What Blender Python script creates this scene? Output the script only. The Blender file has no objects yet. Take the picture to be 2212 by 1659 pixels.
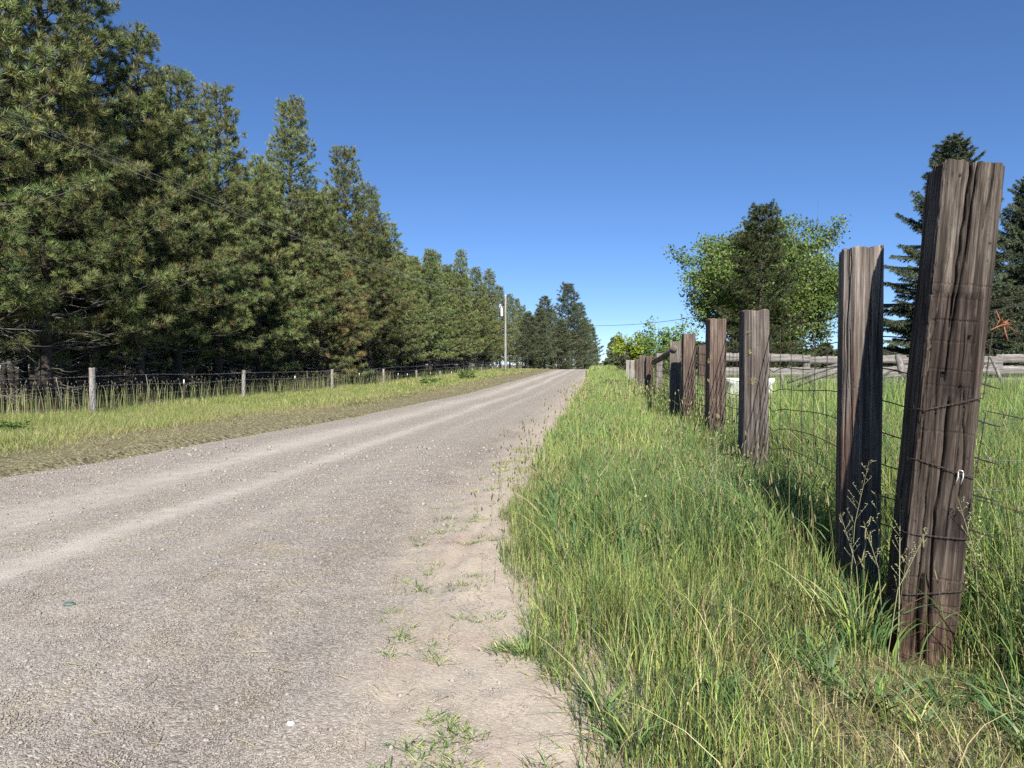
import bpy, math, random
import numpy as np
R = math.radians
scene = bpy.context.scene
COL = scene.collection
RNG = np.random.default_rng(7)

# ------------------------------------------------------------------ camera frame
CAM_H = 1.30
YAW = R(6.9)
PITCH = R(1.585)
FOC = 1609.0
FW = np.array([-math.sin(YAW), math.cos(YAW)])
RT = np.array([math.cos(YAW), math.sin(YAW)])

def PX(x, y, d):
    """world point at forward distance d seen at photo pixel (x, y), 2212 px wide frame"""
    u = (x - 1106.0) / FOC; v = (829.5 - y) / FOC
    f = math.cos(PITCH) + v * math.sin(PITCH); z = -math.sin(PITCH) + v * math.cos(PITCH)
    k = d / f
    p = RT * u * k + FW * d
    return np.array([p[0], p[1], CAM_H + z * k])

def along(x, t):
    """(x, y) on the line world x = t seen at photo column x"""
    u = (x - 1106.0) / FOC
    dx = u * RT[0] + FW[0]; dy = u * RT[1] + FW[1]
    k = t / dx
    return t, dy * k

# ------------------------------------------------------------------ noise
def _hash(ix, iy, seed):
    n = (ix.astype(np.int64) * 374761393 + iy.astype(np.int64) * 668265263 + seed * 974711) & 0x7fffffff
    n = ((n ^ (n >> 13)) * 1274126177) & 0x7fffffff
    n = n ^ (n >> 16)
    return (n & 0xffff) / 65535.0

def vnoise(x, y, seed=0):
    x = np.asarray(x, float); y = np.asarray(y, float)
    ix = np.floor(x); iy = np.floor(y); fx = x - ix; fy = y - iy
    fx = fx * fx * (3 - 2 * fx); fy = fy * fy * (3 - 2 * fy)
    a = _hash(ix, iy, seed); b = _hash(ix + 1, iy, seed); c = _hash(ix, iy + 1, seed); d = _hash(ix + 1, iy + 1, seed)
    return (a * (1 - fx) + b * fx) * (1 - fy) + (c * (1 - fx) + d * fx) * fy

def fbm(x, y, seed=0, octv=4):
    s = 0; a = .5; n = 0
    for o in range(octv):
        s = s + a * vnoise(x * 2 ** o, y * 2 ** o, seed + o * 17); n += a; a *= .5
    return s / n

def sstep(a, b, x):
    t = np.clip((np.asarray(x, float) - a) / (b - a), 0, 1)
    return t * t * (3 - 2 * t)

# ------------------------------------------------------------------ mesh helpers
def np_mesh(name, V, quads=None, tris=None, tint=None, smooth=False):
    V = np.asarray(V, np.float32).reshape(-1, 3)
    me = bpy.data.meshes.new(name)
    parts = []; starts = []; tot = []
    off = 0
    if quads is not None and len(quads):
        q = np.asarray(quads, np.int32).reshape(-1, 4); parts.append(q.ravel())
        starts.append(np.arange(len(q)) * 4 + off); tot.append(np.full(len(q), 4)); off += q.size
    if tris is not None and len(tris):
        t = np.asarray(tris, np.int32).reshape(-1, 3); parts.append(t.ravel())
        starts.append(np.arange(len(t)) * 3 + off); tot.append(np.full(len(t), 3)); off += t.size
    loops = np.concatenate(parts); st = np.concatenate(starts).astype(np.int32); tt = np.concatenate(tot).astype(np.int32)
    me.vertices.add(len(V)); me.loops.add(len(loops)); me.polygons.add(len(st))
    me.vertices.foreach_set('co', V.ravel())
    me.loops.foreach_set('vertex_index', loops.astype(np.int32))
    me.polygons.foreach_set('loop_start', st)
    me.polygons.foreach_set('loop_total', tt)
    if smooth:
        me.polygons.foreach_set('use_smooth', np.ones(len(st), bool))
    if tint is None: tint = np.ones((len(V), 3))
    if tint is not None:
        tint = np.asarray(tint, np.float32)
        a = me.attributes.new('tint', 'FLOAT_COLOR', 'POINT')
        c = np.ones((len(V), 4), np.float32); c[:, :3] = tint
        a.data.foreach_set('color', c.ravel())
    me.update(calc_edges=True)
    me.validate()
    return me

def obj(name, me, mat=None, parent=None, loc=None):
    o = bpy.data.objects.new(name, me); COL.objects.link(o)
    if mat is not None and me is not None and len(me.materials) == 0:
        me.materials.append(mat)
    if parent is not None: o.parent = parent
    if loc is not None: o.location = loc
    return o

def tag(o, label=None, cat=None, group=None, kind=None):
    if label: o['label'] = label
    if cat: o['category'] = cat
    if group: o['group'] = group
    if kind: o['kind'] = kind
    return o

def thing(name, label, cat, loc=(0, 0, 0), rz=0.0, group=None):
    o = bpy.data.objects.new(name, None); COL.objects.link(o)
    o.location = loc; o.rotation_euler = (0, 0, rz); o.empty_display_size = .2
    return tag(o, label, cat, group)

def dup(root, loc, rz=0, scale=(1, 1, 1), label=None, group=None):
    r = root.copy(); COL.objects.link(r); r.location = loc; r.rotation_euler = (0, 0, rz); r.scale = scale
    if label: r['label'] = label
    if group: r['group'] = group
    for ch in list(root.children):
        c = ch.copy(); COL.objects.link(c); c.parent = r
        for g in ch.children:
            q = g.copy(); COL.objects.link(q); q.parent = c
    return r

class MB:
    """collects tubes, boxes and raw meshes into one mesh"""
    def __init__(s): s.V = []; s.Q = []; s.T = []; s.C = []; s.n = 0; s.col = False
    def add(s, V, quads=None, tris=None, tint=None):
        V = np.asarray(V, float).reshape(-1, 3)
        if quads is not None and len(quads): s.Q.append(np.asarray(quads, int).reshape(-1, 4) + s.n)
        if tris is not None and len(tris): s.T.append(np.asarray(tris, int).reshape(-1, 3) + s.n)
        s.V.append(V); s.n += len(V)
        if tint is not None:
            s.col = True; s.C.append(np.broadcast_to(np.asarray(tint, float), (len(V), 3)))
        else: s.C.append(np.ones((len(V), 3)))
    def tube(s, pts, rad, sides=6, tint=None, cap=True):
        pts = np.asarray(pts, float); n = len(pts)
        rad = np.broadcast_to(np.asarray(rad, float), (n,))
        tan = np.gradient(pts, axis=0); tan /= np.linalg.norm(tan, axis=1)[:, None] + 1e-9
        ref = np.array([0, 0, 1.0]) if abs(tan[0][2]) < .8 else np.array([1.0, 0, 0])
        if np.any(np.abs(tan @ ref) > .97): ref = np.array([.3, .9, .3])
        a = np.cross(tan, ref); a /= np.linalg.norm(a, axis=1)[:, None] + 1e-9
        b = np.cross(tan, a)
        th = np.arange(sides) / sides * 2 * np.pi
        V = pts[:, None, :] + rad[:, None, None] * (np.cos(th)[None, :, None] * a[:, None, :] + np.sin(th)[None, :, None] * b[:, None, :])
        i = np.arange(n - 1)[:, None] * sides; j = np.arange(sides)[None, :]; j2 = (j + 1) % sides
        q = np.stack([i + j, i + j2, i + sides + j2, i + sides + j], -1).reshape(-1, 4)
        V = V.reshape(-1, 3); tr = []
        if cap:
            V = np.vstack([V, pts[0], pts[-1]]); c0 = n * sides; c1 = c0 + 1; l = (n - 1) * sides
            for k in range(sides):
                k2 = (k + 1) % sides
                tr.append((c0, k2, k)); tr.append((c1, l + k, l + k2))
        s.add(V, q, tr, tint)
    def box(s, cx, cy, cz, sx, sy, sz, rot=None, tint=None):
        v = np.array([[x, y, z] for x in (-.5, .5) for y in (-.5, .5) for z in (-.5, .5)]) * [sx, sy, sz]
        if rot is not None: v = v @ np.asarray(rot).T
        v = v + [cx, cy, cz]
        s.add(v, [(0, 1, 3, 2), (4, 6, 7, 5), (0, 4, 5, 1), (2, 3, 7, 6), (0, 2, 6, 4), (1, 5, 7, 3)], None, tint)
    def mesh(s, name, smooth=False):
        return np_mesh(name, np.vstack(s.V), np.vstack(s.Q) if s.Q else None, np.vstack(s.T) if s.T else None,
                       np.vstack(s.C) if s.col else None, smooth)
    def build(s, name, mat, parent=None, smooth=False, loc=None):
        return obj(name, s.mesh(name, smooth), mat, parent, loc)

# ------------------------------------------------------------------ materials
def new_mat(name):
    m = bpy.data.materials.new(name); m.use_nodes = True
    nt = m.node_tree; nt.nodes.clear()
    out = nt.nodes.new('ShaderNodeOutputMaterial')
    return m, nt, out

def N(nt, typ, **kw):
    n = nt.nodes.new(typ)
    for k, v in kw.items():
        if k.startswith('i_'):
            n.inputs[k[2:].replace('_', ' ')].default_value = v
        else: setattr(n, k, v)
    return n

def L(nt, a, b): nt.links.new(a, b)

def ramp(nt, fac, stops):
    r = N(nt, 'ShaderNodeValToRGB'); e = r.color_ramp.elements
    while len(e) < len(stops): e.new(.5)
    for el, (p, c) in zip(e, stops):
        el.position = p; el.color = (*c, 1) if len(c) == 3 else c
    L(nt, fac, r.inputs[0]); return r.outputs[0]

def mixc(nt, fac, a, b, typ='MIX'):
    m = N(nt, 'ShaderNodeMix', data_type='RGBA', blend_type=typ)
    for s, v in ((m.inputs[0], fac), (m.inputs[6], a), (m.inputs[7], b)):
        if hasattr(v, 'is_linked'): L(nt, v, s)
        elif isinstance(v, (int, float)): s.default_value = v
        else: s.default_value = (*v, 1)
    return m.outputs[2]

def noise(nt, vec, scale, detail=4, rough=.55):
    n = N(nt, 'ShaderNodeTexNoise'); n.inputs['Scale'].default_value = scale
    n.inputs['Detail'].default_value = detail; n.inputs['Roughness'].default_value = rough
    L(nt, vec, n.inputs['Vector']); return n.outputs['Fac']

def scaled(nt, vec, sc):
    m = N(nt, 'ShaderNodeMapping'); m.inputs['Scale'].default_value = sc
    L(nt, vec, m.inputs['Vector']); return m.outputs['Vector']

def foliage_mat(name, base, trans=.25, rough=.55, spec=.25):
    m, nt, out = new_mat(name)
    at = N(nt, 'ShaderNodeAttribute', attribute_name='tint')
    oi = N(nt, 'ShaderNodeObjectInfo')
    c = mixc(nt, 1.0, at.outputs['Color'], base, 'MULTIPLY')
    hs = N(nt, 'ShaderNodeHueSaturation')
    mr = N(nt, 'ShaderNodeMapRange'); mr.inputs[3].default_value = .82; mr.inputs[4].default_value = 1.18
    L(nt, oi.outputs['Random'], mr.inputs[0]); L(nt, mr.outputs[0], hs.inputs['Value'])
    mr2 = N(nt, 'ShaderNodeMapRange'); mr2.inputs[3].default_value = .488; mr2.inputs[4].default_value = .512
    L(nt, oi.outputs['Random'], mr2.inputs[0]); L(nt, mr2.outputs[0], hs.inputs['Hue'])
    L(nt, c, hs.inputs['Color'])
    b = N(nt, 'ShaderNodeBsdfPrincipled'); b.inputs['Roughness'].default_value = rough
    b.inputs['Specular IOR Level'].default_value = spec
    L(nt, hs.outputs[0], b.inputs['Base Color'])
    t = N(nt, 'ShaderNodeBsdfTranslucent'); L(nt, hs.outputs[0], t.inputs['Color'])
    mx = N(nt, 'ShaderNodeMixShader'); mx.inputs[0].default_value = trans
    L(nt, b.outputs[0], mx.inputs[1]); L(nt, t.outputs[0], mx.inputs[2]); L(nt, mx.outputs[0], out.inputs['Surface'])
    return m

def plain_mat(name, col, rough=.7, metal=0.0, var=.25, nscale=30, spec=.4):
    m, nt, out = new_mat(name)
    tc = N(nt, 'ShaderNodeTexCoord')
    f = noise(nt, tc.outputs['Object'], nscale)
    c = ramp(nt, f, [(.3, tuple(x * (1 - var) for x in col)), (.7, tuple(min(1, x * (1 + var)) for x in col))])
    b = N(nt, 'ShaderNodeBsdfPrincipled'); b.inputs['Roughness'].default_value = rough
    b.inputs['Metallic'].default_value = metal; b.inputs['Specular IOR Level'].default_value = spec
    L(nt, c, b.inputs['Base Color']); L(nt, b.outputs[0], out.inputs['Surface'])
    return m

def wood_mat(name, dark, mid, light, use_tint=True, grain=(34, 34, 1.6), bump=.5):
    """weathered grain running along the object's z axis"""
    m, nt, out = new_mat(name)
    tc = N(nt, 'ShaderNodeTexCoord'); v = tc.outputs['Object']
    g1 = noise(nt, scaled(nt, v, grain), 1.0, 6, .65)
    g2 = noise(nt, scaled(nt, v, tuple(x * 4.5 for x in grain)), 1.0, 4, .6)
    big = noise(nt, scaled(nt, v, (3.0, 3.0, 1.1)), 1.0, 5, .6)
    c = ramp(nt, g1, [(.30, dark), (.48, mid), (.68, light)])
    c2 = ramp(nt, g2, [(.32, (.35, .33, .32)), (.55, (1, 1, 1))])
    c = mixc(nt, .75, c, c2, 'MULTIPLY')
    c3 = ramp(nt, big, [(.32, (.62, .56, .54)), (.6, (1.05, 1.02, 1.0))])
    c = mixc(nt, .8, c, c3, 'MULTIPLY')
    if use_tint:
        at = N(nt, 'ShaderNodeAttribute', attribute_name='tint')
        c = mixc(nt, 1.0, c, at.outputs['Color'], 'MULTIPLY')
    b = N(nt, 'ShaderNodeBsdfPrincipled'); b.inputs['Roughness'].default_value = .85
    b.inputs['Specular IOR Level'].default_value = .25
    L(nt, c, b.inputs['Base Color'])
    ad = N(nt, 'ShaderNodeMath', operation='ADD'); L(nt, g1, ad.inputs[0]); L(nt, g2, ad.inputs[1])
    bp = N(nt, 'ShaderNodeBump'); bp.inputs['Strength'].default_value = bump; bp.inputs['Distance'].default_value = .008
    L(nt, ad.outputs[0], bp.inputs['Height']); L(nt, bp.outputs[0], b.inputs['Normal'])
    L(nt, b.outputs[0], out.inputs['Surface'])
    return m

M_PINE = foliage_mat('pine_needles', (.172, .200, .072), trans=.09, rough=.5, spec=.3)
M_SCOTS = foliage_mat('scots_pine_needles', (.078, .094, .036), trans=.15)
M_SPRUCE = foliage_mat('spruce_needles', (.088, .108, .058), trans=.1)
M_FIR = foliage_mat('far_conifer_needles', (.125, .150, .078), trans=.15)
M_LEAF = foliage_mat('broad_leaves', (.165, .255, .066), trans=.38, rough=.45, spec=.3)
M_YLEAF = foliage_mat('fresh_leaves', (.26, .32, .055), trans=.4, rough=.45, spec=.3)
M_GRASS = foliage_mat('grass_blades', (1, 1, 1), trans=.33, rough=.5, spec=.25)
M_BARK = plain_mat('pine_bark', (.055, .044, .037), .95, var=.5, nscale=9)
M_BARKG = plain_mat('grey_bark', (.15, .135, .12), .95, var=.4, nscale=9)
M_DEAD = plain_mat('dead_twigs', (.21, .195, .18), .95, var=.35, nscale=6)
M_TIE = wood_mat('creosoted_timber', (.012, .009, .007), (.058, .045, .036), (.19, .160, .132), grain=(46, 46, 1.3), bump=.9)
M_POST = wood_mat('weathered_post', (.030, .025, .022), (.125, .107, .093), (.31, .278, .25), grain=(44, 44, 1.3), bump=.8)
M_POSTR = wood_mat('reddish_post', (.030, .020, .016), (.115, .082, .066), (.28, .222, .18), grain=(44, 44, 1.3), bump=.8)
M_GREYW = wood_mat('silvered_wood', (.16, .15, .14), (.34, .325, .305), (.52, .50, .47), bump=.3)
M_RAIL = wood_mat('grey_rail', (.09, .085, .08), (.22, .21, .195), (.36, .35, .33), bump=.3)
M_POLE = wood_mat('pole_wood', (.20, .185, .165), (.36, .345, .315), (.47, .455, .42), grain=(16, 16, .8), bump=.2)
M_WIRE = plain_mat('rusted_wire', (.060, .047, .040), .7, .3, .4, 60)
M_WIREL = plain_mat('galvanised_wire', (.34, .33, .31), .5, .6, .2, 60)
M_LINE = plain_mat('power_cable', (.30, .30, .29), .5, .3, .1, 2)
M_STEEL = plain_mat('tpost_steel', (.075, .068, .06), .6, .3, .3, 20)
M_WHITE = plain_mat('white_paint', (.80, .79, .75), .6, 0, .08, 12)
M_TWINE = plain_mat('orange_twine', (.30, .115, .065), .8, 0, .25, 60)
M_LICHEN = plain_mat('lichen', (.30, .27, .11), .9, 0, .4, 90)
M_STONE = foliage_mat('stone_grey', (1, 1, 1), trans=0.0, rough=.85, spec=.2)
M_SCRAPG = plain_mat('green_scrap', (.10, .145, .12), .6, 0, .2, 30)

# ------------------------------------------------------------------ terrain
_S = np.array([-60, 0, 25, 33, 49, 70, 90, 100, 115, 150, 250, 900.])
_Z = np.array([0, 0, 0, -.05, .09, .28, .49, .52, .40, -.30, -2.2, -2.2])
def fprof(s): return np.interp(s, _S, _Z)
def fprof_s(s):
    return (fprof(s - 4) + fprof(s - 2) + fprof(s) + fprof(s + 2) + fprof(s + 4)) / 5

def tr_edge(s):          # where the right-hand grass starts
    return np.interp(s, [0, 2.7, 3.4, 4.5, 6, 20, 60, 120], [.12, -.17, -.33, -.55, -.80, -.92, -1.05, -1.1])
def tl_edge(s):          # left gravel edge
    return np.interp(s, [0, 8, 18, 120], [-7.5, -7.05, -6.2, -6.1])

def Hroad(t, s):
    z = fprof_s(s)
    z = z + .05 * np.exp(-((t + 3.4) / 2.2) ** 2) - .05
    w = fbm(s * .08, t * .3, 5, 2) - .5
    tt = t + .25 * w
    z = z - .018 * np.exp(-((tt + 5.0) / .35) ** 2) - .014 * np.exp(-((tt + 3.75) / .22) ** 2)
    z = z + .035 * np.exp(-((tt + 2.35) / .45) ** 2) - .034 * np.exp(-((tt + 1.50) / .30) ** 2) + (fbm(t * 6, s * 4, 23, 3) - .5) * .02
    z = z + (fbm(t * 1.6, s * .7, 21, 4) - .5) * .035
    q = t + .90 - .10 * np.sin(s * .9) ; nr_ = sstep(9, 6, s)
    z = z - .020 * np.exp(-(q / .055) ** 2) * nr_ + .008 * np.exp(-((np.abs(q) - .10) / .04) ** 2) * nr_
    z = z + (fbm(t * 9, s * 7, 24, 3) - .5) * .022 * sstep(-1.3, -.6, t)
    return z

def Hg(t, s):
    """natural ground"""
    t = np.asarray(t, float); s = np.asarray(s, float)
    f = fprof_s(s)
    right = sstep(0, 9, t)
    base = f * (1 - right) + right * (.0 - .02 * np.clip(s - 40, 0, 60) * .1)
    left = sstep(-6.4, -12.5, t)
    base = base - .12 * left
    tl = tl_edge(s)
    onroad = sstep(tl - .35, tl + .1, t) * (1 - sstep(-.15, .5, t))
    rough = (fbm(t * .45, s * .45, 3, 4) - .5) * .16 + (fbm(t * 2.2, s * 2.2, 9, 3) - .5) * .05
    rough = rough - .10 * np.exp(-((t - 1.48) / .42) ** 2 - ((s - 3.45) / .55) ** 2)
    verge = -.03 * sstep(-.9, .6, t) + .03 * sstep(.3, 1.2, t)
    return base + rough * (1 - onroad) + verge - .14 * onroad + Hroad(np.clip(t, tl, .3), s) * 0

def ground_z(t, s):
    t = np.asarray(t, float); s = np.asarray(s, float)
    tl = tl_edge(s)
    on = (t > tl) & (t < .25)
    return np.where(on, np.maximum(Hroad(t, s), Hg(t, s)), Hg(t, s))

def grid_mesh(name, ts, ss, hf, tintf=None):
    T, S = np.meshgrid(ts, ss)
    Z = hf(T, S)
    V = np.stack([T, S, Z], -1).reshape(-1, 3)
    n = len(ts); m = len(ss)
    i = np.arange(m - 1)[:, None] * n; j = np.arange(n - 1)[None, :]
    q = np.stack([i + j, i + j + 1, i + n + j + 1, i + n + j], -1).reshape(-1, 4)
    return np_mesh(name, V, q, None, tintf(T, S).reshape(-1, 3) if tintf else None, True)

def seg(*p):
    out = []
    for a, b, st in p: out.append(np.arange(a, b, st))
    return np.concatenate(out + [np.array([p[-1][1]])])

# ground sheet colour zones: R lush, G dry, B forest floor
def ground_tint(T, S):
    lush = np.clip(sstep(-8.2, -9.4, T + (fbm(T * .5, S * .25, 31) - .5) * 3.2) * sstep(-17.5, -14.5, T) + sstep(-.4, .8, T), 0, 1)
    forest = sstep(-14.5, -16.5, T) * (1 - sstep(170, 260, S))
    dry = np.clip(1 - lush - forest, 0, 1)
    near = np.exp(-((T - 1.0) / .75) ** 2 - ((S - 2.9) / .9) ** 2)
    dry = np.clip(dry + near, 0, 1); lush = lush * (1 - near)
    return np.stack([lush, dry, forest], -1)

gt = seg((-420, -60, 12), (-60, -18, 1.5), (-18, -8, .4), (-8, 4, .1), (4, 20, .5), (20, 80, 4), (80, 500, 30))
gs = seg((-80, 0, 8), (0, 8, .1), (8, 20, .3), (20, 60, 1), (60, 140, 2), (140, 300, 10), (300, 1500, 80))
m, nt, out = new_mat('soil_and_thatch')
tc = N(nt, 'ShaderNodeTexCoord'); P = tc.outputs['Object']
at = N(nt, 'ShaderNodeAttribute', attribute_name='tint'); sp = N(nt, 'ShaderNodeSeparateColor'); L(nt, at.outputs['Color'], sp.inputs[0])
n1 = noise(nt, P, 14, 6, .7); n2 = noise(nt, P, 2.2, 5, .6); n3 = noise(nt, P, 60, 3, .7)
dry = ramp(nt, n1, [(.34, (.06, .05, .03)), (.48, (.20, .175, .105)), (.58, (.30, .27, .16)), (.7, (.40, .35, .23))])
dry = mixc(nt, .55, dry, ramp(nt, noise(nt, P, 28, 5, .75), [(.4, (.35, .36, .3)), (.56, (1.1, 1.1, 1.05))]), 'MULTIPLY')
lush = ramp(nt, n1, [(.3, (.03, .035, .014)), (.55, (.085, .105, .03)), (.75, (.16, .17, .06))])
flo = ramp(nt, n2, [(.3, (.03, .022, .016)), (.6, (.085, .058, .036)), (.8, (.16, .11, .065))])
c = mixc(nt, sp.outputs[0], dry, lush); c = mixc(nt, sp.outputs[2], c, flo)
c = mixc(nt, .5, c, ramp(nt, n3, [(.3, (.45, .45, .45)), (.65, (1.1, 1.1, 1.1))]), 'MULTIPLY')
b = N(nt, 'ShaderNodeBsdfPrincipled'); b.inputs['Roughness'].default_value = .95; b.inputs['Specular IOR Level'].default_value = .15
bp = N(nt, 'ShaderNodeBump'); bp.inputs['Strength'].default_value = .8; bp.inputs['Distance'].default_value = .03
L(nt, n1, bp.inputs['Height']); L(nt, bp.outputs[0], b.inputs['Normal']); L(nt, c, b.inputs['Base Color']); L(nt, b.outputs[0], out.inputs['Surface'])
M_GROUND = m
tag(obj('ground', grid_mesh('ground', gt, gs, Hg, ground_tint), M_GROUND), 'grassy verges, field and forest floor on both sides of the gravel road', 'ground', kind='structure')

# road sheet: R pale packed track, G sandy shoulder, B darker band running lengthwise
def road_tint(T, S):
    w = (fbm(S * .10, T * .4, 5, 3) - .5)
    tt = T + .5 * w
    br = .55 + .9 * (fbm(T * 3.0, S * .35, 44, 4) - .25)
    pale = np.exp(-((tt + 5.0) / .42) ** 2) * .95 + np.exp(-((tt + 3.75) / .22) ** 2) * .9 + .35 * np.exp(-((tt + 2.75) / .16) ** 2)
    pale = np.clip(pale * br * 1.25, 0, 1)
    e = T - tr_edge(S)
    shoulder = sstep(-1.15, -.15, e + (fbm(T * 2.2, S * 1.0, 51, 4) - .5) * .75 + (fbm(T * 14, S * 9, 52, 3) - .5) * .45)
    shoulder = np.maximum(shoulder, sstep(.25, -.05, T - tl_edge(S)) * .6)
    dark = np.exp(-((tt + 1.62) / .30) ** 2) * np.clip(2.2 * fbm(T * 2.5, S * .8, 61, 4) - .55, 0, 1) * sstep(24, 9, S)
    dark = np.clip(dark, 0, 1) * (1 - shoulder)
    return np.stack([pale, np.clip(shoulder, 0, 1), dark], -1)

rt0 = np.linspace(0, 1, 190)
def road_mesh():
    ss = seg((.6, 12, .05), (12, 30, .2), (30, 110, .8), (110, 240, 4))
    S = ss[:, None]; tl = tl_edge(S)
    T = tl - .05 + (.30 - tl) * rt0[None, :]
    S = np.broadcast_to(S, T.shape)
    Z = Hroad(T, S) + .004 + (fbm(T * 9, S * 9, 71, 3) - .5) * .012
    ed = np.minimum(sstep(tl - .05, tl + .25, T), 1 - sstep(-.1, .25, T))
    Z = Z * 1.0 - (1 - ed) * .035
    V = np.stack([T, S, Z], -1).reshape(-1, 3); n = T.shape[1]; m_ = T.shape[0]
    i = np.arange(m_ - 1)[:, None] * n; j = np.arange(n - 1)[None, :]
    q = np.stack([i + j, i + j + 1, i + n + j + 1, i + n + j], -1).reshape(-1, 4)
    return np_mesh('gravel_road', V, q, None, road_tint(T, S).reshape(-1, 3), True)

m, nt, out = new_mat('crushed_gravel')
tc = N(nt, 'ShaderNodeTexCoord'); P = tc.outputs['Object']
at = N(nt, 'ShaderNodeAttribute', attribute_name='tint'); sp = N(nt, 'ShaderNodeSeparateColor'); L(nt, at.outputs['Color'], sp.inputs[0])
vo = N(nt, 'ShaderNodeTexVoronoi'); vo.inputs['Scale'].default_value = 78; L(nt, P, vo.inputs['Vector'])
vo2 = N(nt, 'ShaderNodeTexVoronoi'); vo2.inputs['Scale'].default_value = 165; L(nt, P, vo2.inputs['Vector'])
n1 = noise(nt, P, 3.0, 6, .6); n2 = noise(nt, P, 180, 2, .7); n3 = noise(nt, scaled(nt, P, (1.6, .35, 1)), 1, 5, .6)
stone = ramp(nt, N(nt, 'ShaderNodeSeparateColor').outputs[0], [(0, (.2, .2, .2)), (1, (.5, .5, .5))])
sc_ = N(nt, 'ShaderNodeSeparateColor'); L(nt, vo.outputs['Color'], sc_.inputs[0])
stone = ramp(nt, sc_.outputs[0], [(0, (.22, .193, .165)), (.4, (.315, .282, .245)), (.75, (.38, .344, .30)), (1, (.49, .447, .39))])
sc2 = N(nt, 'ShaderNodeSeparateColor'); L(nt, vo2.outputs['Color'], sc2.inputs[0])
stone2 = ramp(nt, sc2.outputs[1], [(0, (.65, .65, .66)), (1, (1.15, 1.13, 1.1))])
c = mixc(nt, .7, stone, stone2, 'MULTIPLY')
c = mixc(nt, .45, c, ramp(nt, n3, [(.35, (.86, .84, .83)), (.65, (1.05, 1.04, 1.02))]), 'MULTIPLY')
patch = ramp(nt, n1, [(.5, (0, 0, 0)), (.66, (1, 1, 1))])
pk = N(nt, 'ShaderNodeMath', operation='MULTIPLY'); L(nt, patch, pk.inputs[0]); pk.inputs[1].default_value = .55
c = mixc(nt, pk.outputs[0], c, mixc(nt, 1.0, c, (1.08, 1.04, .84), 'MULTIPLY'))
pale = mixc(nt, n2, (.45, .405, .345), (.55, .50, .43))
pf = N(nt, 'ShaderNodeMath', operation='MULTIPLY'); L(nt, sp.outputs[0], pf.inputs[0]); pf.inputs[1].default_value = .7
c = mixc(nt, pf.outputs[0], c, pale)
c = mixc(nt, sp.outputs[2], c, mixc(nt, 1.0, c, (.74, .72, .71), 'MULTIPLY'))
n4 = noise(nt, P, 1.3, 4, .6)
sand = ramp(nt, n4, [(.3, (.48, .325, .255)), (.46, (.47, .39, .295)), (.56, (.50, .42, .32)), (.66, (.37, .325, .26))])
sand = mixc(nt, .35, sand, stone)
sand = mixc(nt, .6, sand, ramp(nt, n2, [(.3, (.7, .7, .7)), (.7, (1.12, 1.12, 1.12))]), 'MULTIPLY')
c = mixc(nt, sp.outputs[1], c, sand)
b = N(nt, 'ShaderNodeBsdfPrincipled'); b.inputs['Roughness'].default_value = .95; b.inputs['Specular IOR Level'].default_value = .12
L(nt, c, b.inputs['Base Color'])
hh = N(nt, 'ShaderNodeMath', operation='ADD'); L(nt, vo.outputs['Distance'], hh.inputs[0])
h2 = N(nt, 'ShaderNodeMath', operation='MULTIPLY'); L(nt, vo2.outputs['Distance'], h2.inputs[0]); h2.inputs[1].default_value = .6; L(nt, h2.outputs[0], hh.inputs[1])
iv = N(nt, 'ShaderNodeMath', operation='MULTIPLY'); L(nt, hh.outputs[0], iv.inputs[0]); iv.inputs[1].default_value = -1
bs = N(nt, 'ShaderNodeMapRange'); L(nt, sp.outputs[1], bs.inputs[0]); bs.inputs[3].default_value = .55; bs.inputs[4].default_value = .25
bp = N(nt, 'ShaderNodeBump'); bp.inputs['Distance'].default_value = .012; L(nt, bs.outputs[0], bp.inputs['Strength'])
L(nt, iv.outputs[0], bp.inputs['Height']); L(nt, bp.outputs[0], b.inputs['Normal']); L(nt, b.outputs[0], out.inputs['Surface'])
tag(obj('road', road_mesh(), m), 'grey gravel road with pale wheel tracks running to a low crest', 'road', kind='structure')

# loose stones
def stones(n, tlo, thi, slo, shi, smin, smax, keep, seed, p=2.2):
    r = np.random.default_rng(seed)
    t = r.uniform(tlo, thi, n); s = slo * (shi / slo) ** r.uniform(0, 1, n)
    k = r.uniform(0, 1, n) < keep(t, s); t = t[k]; s = s[k]; n = len(t)
    size = smin + (smax - smin) * r.uniform(0, 1, n) ** p
    size *= np.clip(s / 5, .8, 2.2)
    base = np.array([[1, 0, 0], [.2, 1, 0], [-1, .1, 0], [-.1, -1, 0], [.1, .1, .75], [0, 0, -.6]])
    V = base[None] * (1 + r.uniform(-.35, .35, (n, 6, 3)))
    a = r.uniform(0, 6.28, n); c, s_ = np.cos(a), np.sin(a)
    Vx = V[..., 0] * c[:, None] - V[..., 1] * s_[:, None]; Vy = V[..., 0] * s_[:, None] + V[..., 1] * c[:, None]
    asp = r.uniform(.6, 1, n)
    V = np.stack([Vx, Vy * asp[:, None], V[..., 2] * .8 + .15], -1) * size[:, None, None] * .5
    V += np.stack([t, s, Hroad(t, s) + .004], -1)[:, None, :]
    F = np.array([[0, 1, 4], [1, 2, 4], [2, 3, 4], [3, 0, 4], [1, 0, 5], [2, 1, 5], [3, 2, 5], [0, 3, 5]])
    T = (np.arange(n)[:, None, None] * 6 + F[None]).reshape(-1, 3)
    g = r.uniform(.78, 1.16, n)[:, None] * np.array([.335, .302, .266])[None]
    g += r.uniform(-.015, .015, (n, 3))
    return V.reshape(-1, 3), T, np.repeat(g, 6, 0)
def keep_gravel(t, s):
    ti = road_tint(t, s)
    return np.clip(1.0 - .85 * ti[..., 0] - .60 * ti[..., 1], .02, 1) * (t > tl_edge(s) + .1) * (t < tr_edge(s))
mb = MB()
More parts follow.
